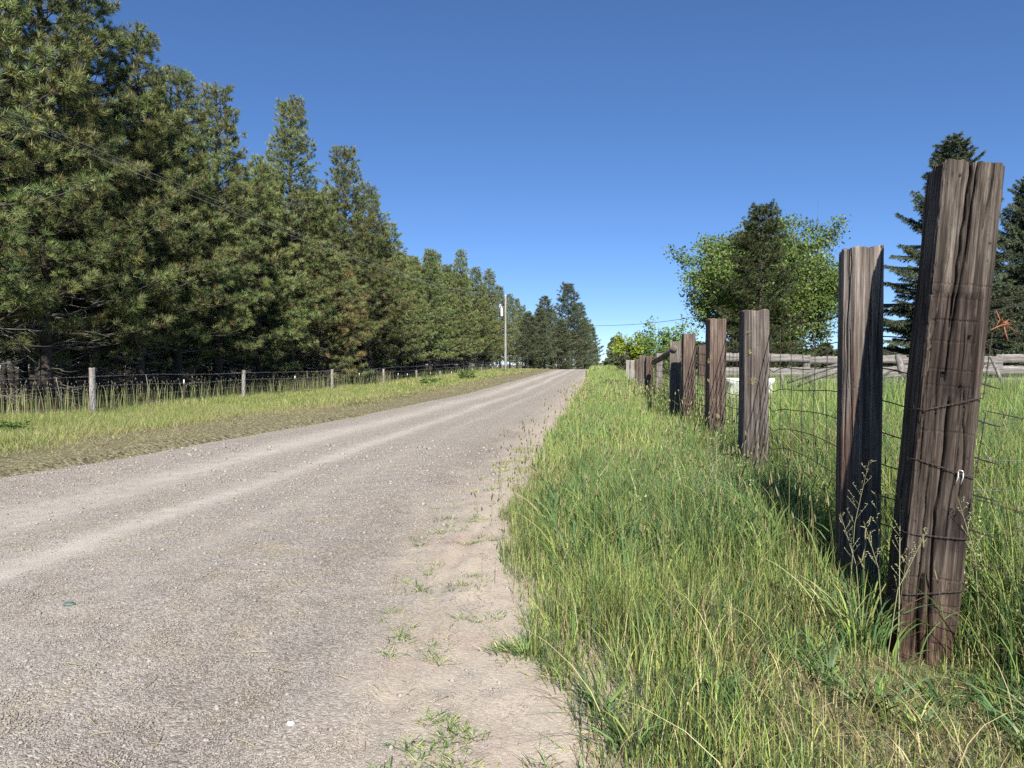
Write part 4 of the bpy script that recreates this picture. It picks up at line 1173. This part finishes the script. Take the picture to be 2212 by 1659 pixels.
P4, H4 = fence_post(1546, 10.2, 689, .235, .22, 'brown split post with pale streaks, fourth from the front', M_POSTR, 513, 200, 260, 24, R(10))
P5, H5 = fence_post(1487, 14.0, 721, .23, .22, 'reddish brown post with a dark left face, fifth from the front', M_POSTR, 514, 140, 160, 10, R(5))
P6, H6 = fence_post(1459, 14.9, 738, .23, .22, 'grey post joined by a sloping rail, left of the reddish brown one', M_POST, 515, 130, 150, 10, R(-5))
P7, H7 = fence_post(1388, 24.5, 768, .24, .24, 'short dark post, left one of a stout pair far down the fence', M_POST, 516, 90, 90, 8)
P8, H8 = fence_post(1403, 24.2, 769, .24, .24, 'short reddish post, right one of a stout pair far down the fence', M_POSTR, 517, 90, 90, 8)
fence_post(1378, 30, 776, .22, .2, 'short brown post just beyond the stout pair', M_POSTR, 518, 60, 60, 6)
fence_post(1366, 36, 778, .2, .2, 'pale narrow post beyond the stout pair of posts', M_GREYW, 519, 60, 60, 6)
fence_post(1356, 42, 778, .2, .2, 'last small grey post visible at the far end of the right fence', M_GREYW, 520, 60, 60, 6)
fence_post(1424, 24.6, 763, .2, .2, 'grey post carrying the low end of the sloping rail', M_GREYW, 521, 60, 80, 6)
fence_post(1517, 16.2, 746, .17, .17, 'thin red brown corner post where the corral rails begin', M_POSTR, 522, 80, 120, 6)
# sloping brace rail
mb = MB(); a = PX(1456, 752, 14.75); b_ = PX(1412, 783, 23.5); mb.tube([a, (a + b_) / 2 - [0, 0, .03], b_], [.07, .075, .08], 8)
tag(mb.build('brace_rail', M_POST, None, True), 'dark round brace rail sloping down from the grey post', 'rail')
# lichen
def lichen(o, H, u_pts, seed):
    r = np.random.default_rng(seed); mb = MB()
    for x, y, z in u_pts:
        for _ in range(22):
            c = np.array([x, y + .004, z]) + r.normal(0, .013, 3) * [1, .25, 1.2]; q = r.uniform(.003, .008)
            b6 = np.array([[1, 0, 0], [0, 1, 0], [-1, 0, 0], [0, -1, 0], [0, 0, 1], [0, 0, -1]]) * q * r.uniform(.6, 1.2, (6, 3))
            mb.add(c + b6, None, [[0, 1, 4], [1, 2, 4], [2, 3, 4], [3, 0, 4], [1, 0, 5], [2, 1, 5], [3, 2, 5], [0, 3, 5]])
    mb.build('lichen', M_LICHEN, o)
lichen(P3, H3, [(-.07, -.108, 1.43), (-.055, -.11, 1.21), (-.03, -.113, 1.18), (-.075, -.1, 1.62), (-.06, -.11, 1.15)], 1)
lichen(P4, H4, [(-.12, -.1, 1.36), (-.105, -.11, 1.42), (-.12, -.1, 1.1)], 2)
lichen(P6, H6, [(-.02, -.115, 1.35)], 3)

# ------------------------------------------------------------------ wires
def wire_line(mb, a, b, rad, n=8, sag=0.0, wob=.004, sides=5, r=np.random.default_rng(71)):
    u = np.linspace(0, 1, n); P = np.array(a)[None] * (1 - u)[:, None] + np.array(b)[None] * u[:, None]
    P[:, 2] -= sag * 4 * u * (1 - u); P[1:-1] += r.normal(0, wob, (n - 2, 3))
    mb.tube(P, rad, sides)
post_pos = [(tie_pt(0, D1 / 2 + .01, 1.0)[0], tie_pt(0, D1 / 2 + .01, 1.0)[1])]
pp = [(P2, .115), (P3, .125), (P4, .12), (P5, .12), (P6, .12), (P8, .13)]
Pxy = [np.array([o.location.x + off, o.location.y, o.location.z]) for o, off in pp]
first = np.array([tie_pt(W1 / 2, D1 / 2 + .01, 1.1)[0] + .02, tie_pt(0, D1 / 2 + .02, 1.1)[1], float(zg(1.6, 3.5))])
nodes = [first + [.12, -.10, 0]] + Pxy
hts = [1.66, 1.48, 1.30, 1.12, .94, .76, .58, .42, .28]
mb = MB(); rw = np.random.default_rng(72)
for i in range(len(nodes) - 1):
    a, b_ = nodes[i], nodes[i + 1]; L_ = np.linalg.norm((b_ - a)[:2]); far_ = a[1] > 9
    rr = .0036 if i < 2 else (.0042 if i < 3 else .006)
    bul = .05 if i == 1 else .02
    def pt(u, h):
        p = a * (1 - u) + b_ * u
        k = math.sin(math.pi * u)
        x = p[0] + bul * k * (1 if h < 1.5 else .5); z = p[2] + h + (.03 * math.sin(u * 7 + h * 5)) * k * .6
        if i == 1: z -= .05 * math.exp(-((u - .93) / .06) ** 2)
        return np.array([x, p[1], z])
    for h in hts:
        us = np.linspace(0, 1, 16 if i < 3 else 6)
        mb.tube(np.array([pt(u, h) for u in us]), rr * (1.25 if h == hts[0] else 1), 5)
    nst = int(L_ / (.31 if i > 0 else .31))
    if i > 0:
        for k in range(1, nst + 1):
            u = (k - .3) / nst
            if u > .98: continue
            mb.tube(np.array([pt(u + .006 * math.sin(h * 9 + k), h) for h in np.linspace(hts[-1], hts[0], 9)]), rr * .8, 4)
tag(mb.build('woven_wire', M_WIRE), 'rusty woven wire mesh strung along the row of right fence posts', 'wire fence')

# wire wraps and staple on the leaning timber
def barbed(mb, pts, rad=.0022, pitch=.045, barbs=.13, side_r=.0024, r=np.random.default_rng(73)):
    pts = np.asarray(pts, float); seg_ = np.linalg.norm(np.diff(pts, axis=0), axis=1); cum = np.concatenate([[0], np.cumsum(seg_)])
    n = max(8, int(cum[-1] / .012)); q = np.linspace(0, cum[-1], n); P = np.stack([np.interp(q, cum, pts[:, i]) for i in range(3)], -1)
    tg = unit(np.gradient(P, axis=0)); a = unit(np.cross(tg, [0.05, .1, 1.0])); b_ = np.cross(tg, a)
    for ph in (0, math.pi):
        th = q / pitch * 2 * math.pi + ph
        mb.tube(P + (a * np.cos(th)[:, None] + b_ * np.sin(th)[:, None]) * side_r, rad * .75, 4)
    k = barbs * .6
    while k < cum[-1]:
        p = np.array([np.interp(k, cum, pts[:, i]) for i in range(3)])
        for _ in range(2):
            d = unit(r.normal(0, 1, 3)) * .018; mb.tube([p - d, p + d], .0013, 3)
        k += barbs
def wrap(name, zl, zr, label, exit_pts, zb_=None):
    mb = MB(); h = zl
    hl, hr = -W1 / 2 - .006, W1 / 2 + .006; fr, bk = -D1 / 2 - .010, D1 / 2 + .008
    pts = [tie_pt(hl, bk * .2, zl + .0), tie_pt(hl, fr * .8, zl), tie_pt(hl + .03, fr, zl - .002), tie_pt(0, fr - .006, (zl + zr) / 2), tie_pt(hr - .03, fr, zr), tie_pt(hr, fr * .7, zr)]
    barbed(mb, pts + [np.array(e) for e in exit_pts])
    return tag(mb.build(name, M_WIRE), label, 'wire')
wrap('barbed_wire', 1.175, 1.25, 'thin barbed wire tied round the upper part of the leaning timber, next to orange twine', [PX(2150, 672, 3.5), PX(2212, 655, 3.75), PX(2330, 630, 4.3)])
wrap('barbed_wire', .94, .885, 'barbed wire held by a bright staple across the middle of the leaning timber', [PX(2130, 888, 3.42), PX(2212, 905, 3.5), PX(2340, 930, 3.7)])
wrap('barbed_wire', .595, .60, 'barbed wire crossing the leaning timber below its knot', [PX(2098, 1075, 3.42), PX(2212, 1108, 3.45), PX(2340, 1140, 3.5)])
wrap('barbed_wire', .315, .36, 'lowest wire wrapped round the foot of the leaning timber', [PX(2088, 1222, 3.42), PX(2212, 1230, 3.5), PX(2340, 1240, 3.7)])
mb = MB()
for x0, dz in ((.186, 0), (.207, 0)):
    mb.tube([on_tie(x0, .905, .012), on_tie(x0 + .001, .882, .014), on_tie(x0 - .004, .848, .006)], .0028, 6)
mb.tube([on_tie(.186, .905, .012), on_tie(.190, .912, .013), on_tie(.202, .912, .013), on_tie(.207, .905, .012)], .0028, 6)
tag(mb.build('wire_staple', plain_mat('bright_steel', (.72, .71, .68), .4, .4, .1, 40), None, True), 'bright bent steel staple on the face of the leaning timber', 'staple')
# short cut rods and smooth wires leaving to the right
mb = MB()
labs = ['pale smooth wire, highest of the plain strands right of the leaning timber', 'second pale smooth strand right of the leaning timber', 'third pale smooth strand right of the leaning timber', 'lowest pale smooth strand right of the leaning timber']
for i, (y0, y1) in enumerate(((908, 908), (992, 994), (1057, 1062), (1168, 1180))):
    mb = MB(); wire_line(mb, PX(2080, y0, 3.85), PX(2420, y1, 5.2), .0016, 10, .01, .003, 4)
    tag(mb.build('smooth_wire', M_WIREL), labs[i], 'wire', 'plain wires right of the leaning timber')
# orange twine knot
r = np.random.default_rng(74); mb = MB(); c0 = PX(2150, 708, 3.46); c1 = PX(2168, 700, 3.47)
mb.tube([PX(2138, 714, 3.46), c0, c1], .0028, 6)
for k in range(7):
    a = r.normal(0, .012, 3); mb.tube([c1 + a, c1 + r.normal(0, .008, 3), c1 - a * .7, c1 + r.normal(0, .008, 3)], .0022, 5)
mb.tube([c1, PX(2171, 716, 3.47), PX(2177, 736, 3.47)], [.003, .0035, .004], 6)
mb.tube([c0, PX(2160, 690, 3.46), PX(2152, 672, 3.48)], .0022, 5)
for k in range(9):
    e = c1 + r.normal(0, 1, 3) * [.03, .02, .03] + [.03, 0, -.035]; mb.tube([c1, (c1 + e) / 2 + r.normal(0, .012, 3), e], .0009, 3)
tag(mb.build('baling_twine', M_TWINE), 'frayed knot of orange baling twine on the wire by the leaning timber', 'twine')

# ------------------------------------------------------------------ corral rails, trough and clutter in the field
rf = thing('rail_fence', 'weathered grey plank corral fence across the field', 'fence', (0, 0, 0))
cA = PX(1530, 785, 16.6); cB = PX(2560, 785, 17.4)
dirc = (cB - cA)[:2]; Lc = np.linalg.norm(dirc); dirc = dirc / Lc; angc = math.atan2(dirc[1], dirc[0])
rr = np.random.default_rng(75)
def plank(length, hgt, thk, seed):
    r = np.random.default_rng(seed); n = 60; x = np.linspace(0, length, n)
    prof = [(-.5, -.5), (.5, -.5), (.5, -.15), (.5, .2), (.5, .5), (-.5, .5), (-.5, .1), (-.5, -.2)]
    V = []
    for i, xx in enumerate(x):
        hh = hgt * (1 + .10 * math.sin(xx * 1.3 + seed) + .05 * r.normal()); dz = .015 * math.sin(xx * .9 + seed * 2) + r.normal(0, .003)
        for a, b_ in prof: V.append((a * thk + r.normal(0, .002), b_ * hh + dz, xx))
    m_ = len(prof); Q = [(i * m_ + j, i * m_ + (j + 1) % m_, (i + 1) * m_ + (j + 1) % m_, (i + 1) * m_ + j) for i in range(n - 1) for j in range(m_)]
    return np_mesh('rail', V, Q, [(0, 1, 2), (0, 2, 3), (0, 3, 4), (0, 4, 5), (0, 5, 6), (0, 6, 7)], None)
npan = 5; pl = Lc / npan
for k in range(npan):
    for (y0, hh, i) in ((775, .19, 0), (802, .22, 1), (828, .17, 2)):
        st = cA[:2] + dirc * (pl * k - .06)
        z = PX(1800, y0 + rr.uniform(-3, 3), 16.8)[2]
        o = obj('rail', plank(pl + .12, hh * rr.uniform(.85, 1.1), .05, int(rr.integers(0, 999))), M_RAIL, rf)
        nrm = np.array([-dirc[1], dirc[0]]) * ((k % 2) * .055)
        o.location = (st[0] + nrm[0], st[1] + nrm[1], z); tl_ = rr.normal(0, .008)
        mat3 = mathutils.Matrix(((-dirc[1], 0, dirc[0]), (dirc[0], 0, dirc[1]), (0, 1, 0)))
        o.rotation_mode = 'QUATERNION'; o.rotation_quaternion = mat3.to_quaternion() @ mathutils.Quaternion((1, 0, 0), tl_)
for k in range(npan + 1):
    c_ = cA[:2] + dirc * pl * k + np.array([-dirc[1], dirc[0]]) * .16
    o = obj('post', post_mesh('post', rect(.16, .16, .02), 1.42, 40, 40, 600 + k, 4), M_RAIL, rf)
    o.location = (c_[0], c_[1], zg(c_[0], c_[1])); o.rotation_euler = (rr.normal(0, .03), rr.normal(0, .03), angc)
def stick(name, pts, rad, mat, label, cat='pole', sides=7):
    mb = MB(); mb.tube(pts, rad, sides); return tag(mb.build(name, mat, None, True), label, cat)
# leaning poles and an old implement in front of the rails
stick('leaning_pole', [PX(1700, 826, 14.2), PX(1765, 803, 14.0), PX(1850, 776, 13.8)], [.035, .04, .04], M_RAIL, 'upper grey pole slanting in front of the corral rails')
stick('leaning_pole', [PX(1712, 836, 13.6), PX(1775, 812, 13.4), PX(1855, 790, 13.2)], [.035, .04, .035], M_RAIL, 'lower grey pole slanting in front of the corral rails')
stick('stake', [PX(1691, 842, 14.0), PX(1690, 818, 14.0), PX(1688, 808, 14.0)], [.035, .035, .03], M_RAIL, 'short grey stake at the foot of the slanting poles', 'stake')
stick('leaning_post', [PX(1961, 858, 15.4), PX(1950, 810, 15.5), PX(1940, 768, 15.7)], [.075, .075, .07], M_RAIL, 'grey post leaning left between the two near fence posts')
stick('leaning_pole', [PX(2170, 840, 14.5), PX(2158, 810, 14.6), PX(2141, 772, 14.8)], [.03, .03, .03], M_RAIL, 'thin pale stick propped on the rails right of the leaning timber')
rk = thing('hay_rake', 'old rusty implement with an arched hoop standing before the corral rails', 'farm implement', tuple(PX(1932, 840, 14.6)))
base = PX(1932, 840, 14.6)
def rel(p): return np.array(p) - base
mb = MB(); th = np.linspace(-.15, math.pi + .15, 22); mb.tube([rel(PX(1932 + 26 * math.cos(a), 832 - 32 * math.sin(a), 14.6)) for a in th], .022, 6); mb.build('hoop', M_STEEL, rk, True)
mb = MB(); mb.tube([rel(PX(1905, 815, 14.6)), rel(PX(1972, 808, 14.6))], .02, 6); mb.tube([rel(PX(1905, 830, 14.6)), rel(PX(1965, 822, 14.7))], .02, 6); mb.build('frame_bar', M_RAIL, rk, True)
mb = MB()
for k in range(4): mb.tube([rel(PX(1915 + 14 * k, 812, 14.6)), rel(PX(1910 + 14 * k, 842, 14.5)), rel(PX(1916 + 14 * k, 856, 14.4))], .012, 5)
mb.build('tines', M_STEEL, rk, True)
# white tub behind the third post
tb0 = PX(1612, 850, 13.2); zt_ = PX(1612, 812, 13.2)[2]; z0_ = zg(tb0[0], tb0[1]); hb = zt_ - z0_
tub = thing('water_trough', 'white tub with a thick rim standing in the grass behind the third post', 'trough', (tb0[0] + .05, tb0[1], z0_), R(4))
def tub_mesh(lx, ly, h):
    n = 40; th = np.arange(n) / n * 2 * np.pi; c, s = np.cos(th), np.sin(th)
    sx = np.sign(c) * np.abs(c) ** .55; sy = np.sign(s) * np.abs(s) ** .55
    prof = [(.80, 0), (.93, h * .35), (.96, h * .80), (.955, h * .90), (1.03, h * .92), (1.05, h), (.97, h * 1.0), (.90, h * .94), (.86, h * .4), (.72, h * .12), (.02, h * .1)]
    V = []; 
    for k, z in prof: V += [(sx[i] * lx / 2 * k, sy[i] * ly / 2 * k, z) for i in range(n)]
    Q = [(i * n + j, i * n + (j + 1) % n, (i + 1) * n + (j + 1) % n, (i + 1) * n + j) for i in range(len(prof) - 1) for j in range(n)]
    return np_mesh('tub', V, Q, None, None, True)
obj('tub', tub_mesh(.80, .5, hb * .96), M_WHITE, tub)

# ------------------------------------------------------------------ left fence
LF = -14.0
r = np.random.default_rng(81)
left_posts = []
def left_post(x, ytop, w, label, i):
    lx, ly, lz = along_loc(x, LF); d = lx * FW[0] + ly * FW[1]; H = PX(x, ytop, d)[2] - lz
    o = thing('fence_post', label, 'post', (lx, ly, lz), r.uniform(0, 1.5)); o.rotation_euler = (r.normal(0, .015), r.normal(0, .02), r.uniform(0, 1.5)); 
    th = np.arange(8) / 8 * 6.283
    poly = [(math.cos(a) * w / 2, math.sin(a) * w / 2) for a in th]
    obj('timber', post_mesh('timber', poly, H, 36, 50, 700 + i, 5, .004, .02, .1), M_GREYW, o); left_posts.append((lx, ly)); return o
PL = [(200, 795, .18, 'pale grey round post with peeling bark, nearest of the left fence'), (525, 800, .16, 'second pale wooden post of the left fence'), (717, 798, .16, 'third pale wooden post of the left fence'), (829, 797, .17, 'fourth pale wooden post of the left fence'), (900, 800, .16, 'small pale post where the left fence nears the round bush'),
      (951, 801, .16, 'small pale post just left of the round bush'), (1000, 798, .16, 'small pale post behind the round bush'), (1040, 793, .17, 'small pale post left of the utility pole'), (1064, 791, .16, 'small pale post close to the utility pole'), (1085, 789, .16, 'thin pale post right beside the foot of the utility pole'),
      (1108, 784, .16, 'thin pale post right of the utility pole'), (1134, 778, .2, 'tall thin pale post high on the far bank'), (1150, 780, .16, 'thin pale post on the top of the far bank'), (1160, 781, .16, 'last thin pale post before the far pole')]
for i, a in enumerate(PL): left_post(*a, i)
def tpost(x, ytop, label):
    lx, ly, lz = along_loc(x, LF); d = lx * FW[0] + ly * FW[1]; H = PX(x, ytop, d)[2] - lz
    o = thing('steel_post', label, 'post', (lx, ly, lz), .1)
    wv = max(.035, d * .0007)
    mb = MB(); mb.box(0, 0, (H - .16) / 2, wv, .006, H - .16); mb.box(0, wv * .4, (H - .16) / 2, .006, wv * .8, H - .16); mb.build('shaft', M_STEEL, o)
    mb = MB(); mb.box(0, 0, H - .08, wv * 1.02, .007, .16); mb.box(0, wv * .4, H - .08, .007, wv * .82, .16); mb.build('painted_tip', M_WHITE, o)
TPS = [(397, 820, 'dark steel post with white tip between the first two wooden posts'), (637, 812, 'dark steel post with white tip between the second and third wooden posts'), (776, 806, 'dark steel post with white tip between the third and fourth wooden posts'), (860, 806, 'steel post with white tip right of the fourth wooden post'),
       (880, 807, 'steel post with white tip just left of the fifth wooden post'), (930, 804, 'steel post with white tip left of the round bush'), (975, 803, 'steel post with white tip close behind the round bush'), (1020, 796, 'far steel post with white tip right of the round bush'), (1074, 790, 'far steel post with white tip left of the utility pole'), (1122, 783, 'far steel post with white tip right of the utility pole')]
for a in TPS: tpost(*a)
# strands
for k, (h, lab) in enumerate(((1.08, 'top barbed strand of the left fence'), (.80, 'second barbed strand of the left fence'), (.52, 'third barbed strand of the left fence'), (.28, 'lowest barbed strand of the left fence'))):
    mb = MB(); ys = np.arange(6, 150, 1.6); P = []
    for y in ys: P.append((LF + .09, y, float(Hg(LF, y)) * .3 + float(fprof_s(y) - .15) * .7 + h + .02 * math.sin(y * .67 + k)))
    P = np.array(P); rad = np.clip(ys * .00016, .0026, .007); mb.tube(P, rad, 4)
    rb = np.random.default_rng(90 + k)
    for y in np.arange(8, 40, .14):
        z = np.interp(y, ys, P[:, 2]); d = unit(rb.normal(0, 1, 3)) * .03; mb.tube([np.array([LF + .09, y, z]) - d, np.array([LF + .09, y, z]) + d], .003, 3)
    tag(mb.build('barbed_wire', M_WIREL), lab, 'wire', 'strands of the left fence')
labs = ['bent wire stay between the nearest wooden post and the first steel post', 'straight wire stay left of the nearest wooden post', 'thin wire stay between second and third wooden posts', 'thin wire stay left of the fourth wooden post']
for i, x in enumerate((312, 118, 660, 800)):
    lx, ly, lz = along_loc(x, LF); mb = MB(); mb.tube([(lx + .1, ly, lz + .1), (lx + .1, ly + .06, lz + .6), (lx + .1, ly - .08, lz + 1.12)], .008, 5)
    tag(mb.build('wire_stay', M_DEAD), labs[i], 'wire stay')

# ------------------------------------------------------------------ utility poles and lines
def upole(x, d, ytop, label, full):
    p = PX(x, 785, d); z0 = zg(p[0], p[1]); zt = PX(x, ytop, d)[2]; H = zt - z0
    o = thing('utility_pole', label, 'utility pole', (p[0], p[1], z0))
    mb = MB(); zs = np.linspace(-.2, H, 9); mb.tube(np.stack([0 * zs, 0 * zs, zs], -1), np.linspace(.14, .095, 9) * (1 if full else 1.5), 12); mb.build('shaft', M_POLE, o, True)
    if full:
        mb = MB(); cz = PX(1087, 675, d)[2] - z0
        zs = np.array([0, .02, .06, .88, .92, .96]); mb.tube(np.stack([-.42 + 0 * zs, 0 * zs - .05, cz - .45 + zs], -1), [.10, .13, .14, .14, .12, .07], 14)
        mb.tube([(-.42, -.05, cz + .5), (-.42, -.05, cz + .72)], [.05, .03], 6)
        tr = mb.build('transformer', M_WHITE, o, True)
        mb = MB(); mb.box(-.2, -.03, cz + .2, .3, .06, .06); mb.box(-.2, -.03, cz - .2, .3, .06, .06); mb.build('bracket', M_STEEL, o)
        mb = MB(); mb.tube([(-.62, -.02, cz + .95), (-.66, -.05, cz + .45)], [.045, .035], 7); mb.build('cutout_fuse', M_WHITE, o, True)
        mb = MB(); zs = np.array([0, .06, .12, .2]); mb.tube(np.stack([0 * zs, 0 * zs, H + zs], -1), [.06, .07, .05, .03], 8); mb.build('insulator', M_WHITE, o, True)
    else:
        mb = MB(); zs = np.array([0, .1, .2]); mb.tube(np.stack([0 * zs, 0 * zs, H + zs], -1), [.08, .08, .04], 8); mb.build('insulator', M_WHITE, o, True)
    return np.array([p[0], p[1], zt])
U1 = upole(1092, 85, 641, 'tall grey utility pole with a white transformer beside the plantation', True)
U2 = upole(1201, 150, 741, 'far thin utility pole past the road crest', False)
for k, (dz, lab) in enumerate(((0, 'upper power cable sweeping from the top left down to the utility pole'), (-.35, 'lower power cable sweeping from the left down to the utility pole'))):
    ys = np.linspace(-14, U1[1], 60); zmin = 5.95 + dz * .45
    zz = zmin + (np.clip(ys - 18, -60, 200)) ** 2 * ((U1[2] + .1 + dz - zmin) / (U1[1] - 18) ** 2)
    xs = U1[0] + 0 * ys; mb = MB(); mb.tube(np.stack([xs, ys, zz], -1), .003 + ys.clip(0) * .00016, 5)
    tag(mb.build('power_cable', M_LINE), lab, 'cable', 'power cables on the left')
for k, (dz, lab) in enumerate(((0, 'upper cable between the two utility poles'), (-1.1, 'lower cable between the two utility poles'))):
    u = np.linspace(0, 1, 16); P = U1[None] * (1 - u)[:, None] + U2[None] * u[:, None]; P[:, 2] += dz * (1 - .4 * u) - 1.2 * 4 * u * (1 - u) * .5 + .1
    mb = MB(); mb.tube(P, .018, 4); tag(mb.build('power_cable', M_LINE), lab, 'cable', 'power cables between the poles')
a = PX(1235, 703, 128); b_ = PX(1500, 684, 75); c_ = PX(1660, 655, 60)
u = np.linspace(0, 1, 20)[:, None]; P = a * (1 - u) ** 2 + 2 * u * (1 - u) * PX(1385, 707, 98) + b_ * u ** 2
P = np.vstack([P, b_ + (c_ - b_) * .5, c_]); mb = MB(); mb.tube(P, .028, 5)
tag(mb.build('service_cable', M_STEEL), 'dark service cable hanging across the sky over the road end', 'cable')

# ------------------------------------------------------------------ light, sky, camera
SUN_TO = RT * .05 - FW * .79
sun_v = np.array([SUN_TO[0], SUN_TO[1], .61]); sun_v /= np.linalg.norm(sun_v)
el = math.asin(sun_v[2]); az = math.atan2(sun_v[0], sun_v[1])
ld = bpy.data.lights.new('sun', 'SUN'); ld.energy = 4.6; ld.angle = R(.53); ld.color = (1, .955, .88)
lo = bpy.data.objects.new('sun', ld); COL.objects.link(lo)
lo.rotation_mode = 'QUATERNION'; lo.rotation_quaternion = mathutils.Vector((0, 0, 1)).rotation_difference(mathutils.Vector(tuple(sun_v)))
w = bpy.data.worlds.new('World'); scene.world = w; w.use_nodes = True; nt = w.node_tree; nt.nodes.clear()
sk = nt.nodes.new('ShaderNodeTexSky'); sk.sky_type = 'NISHITA'; sk.sun_disc = False; sk.sun_elevation = el; sk.sun_rotation = az
sk.altitude = 3000; sk.air_density = .8; sk.dust_density = 0; sk.ozone_density = 6.0
bg = nt.nodes.new('ShaderNodeBackground'); bg.inputs['Strength'].default_value = .108
wo = nt.nodes.new('ShaderNodeOutputWorld'); gm = nt.nodes.new('ShaderNodeGamma'); gm.inputs[1].default_value = .8; hs = nt.nodes.new('ShaderNodeHueSaturation'); hs.inputs['Saturation'].default_value = 1.16; hs.inputs['Hue'].default_value = .506
nt.links.new(sk.outputs[0], gm.inputs[0]); nt.links.new(gm.outputs[0], hs.inputs['Color']); nt.links.new(hs.outputs[0], bg.inputs[0]); nt.links.new(bg.outputs[0], wo.inputs[0])

cam = bpy.data.cameras.new('camera'); cam.sensor_width = 36; cam.lens = FOC / 2212 * 36; cam.clip_start = .05; cam.clip_end = 4000
co = bpy.data.objects.new('camera', cam); COL.objects.link(co); co.location = (0, 0, CAM_H); co.rotation_euler = (R(90) - PITCH, 0, YAW)
scene.camera = co
vs = scene.view_settings; vs.view_transform = 'Standard'; vs.look = 'None'; vs.exposure = .95; vs.gamma = 1
cy = scene.cycles; cy.max_bounces = 6; cy.diffuse_bounces = 2; cy.glossy_bounces = 2; cy.transmission_bounces = 3; cy.transparent_max_bounces = 4
cy.use_denoising = False; cy.use_adaptive_sampling = True; cy.adaptive_threshold = .015
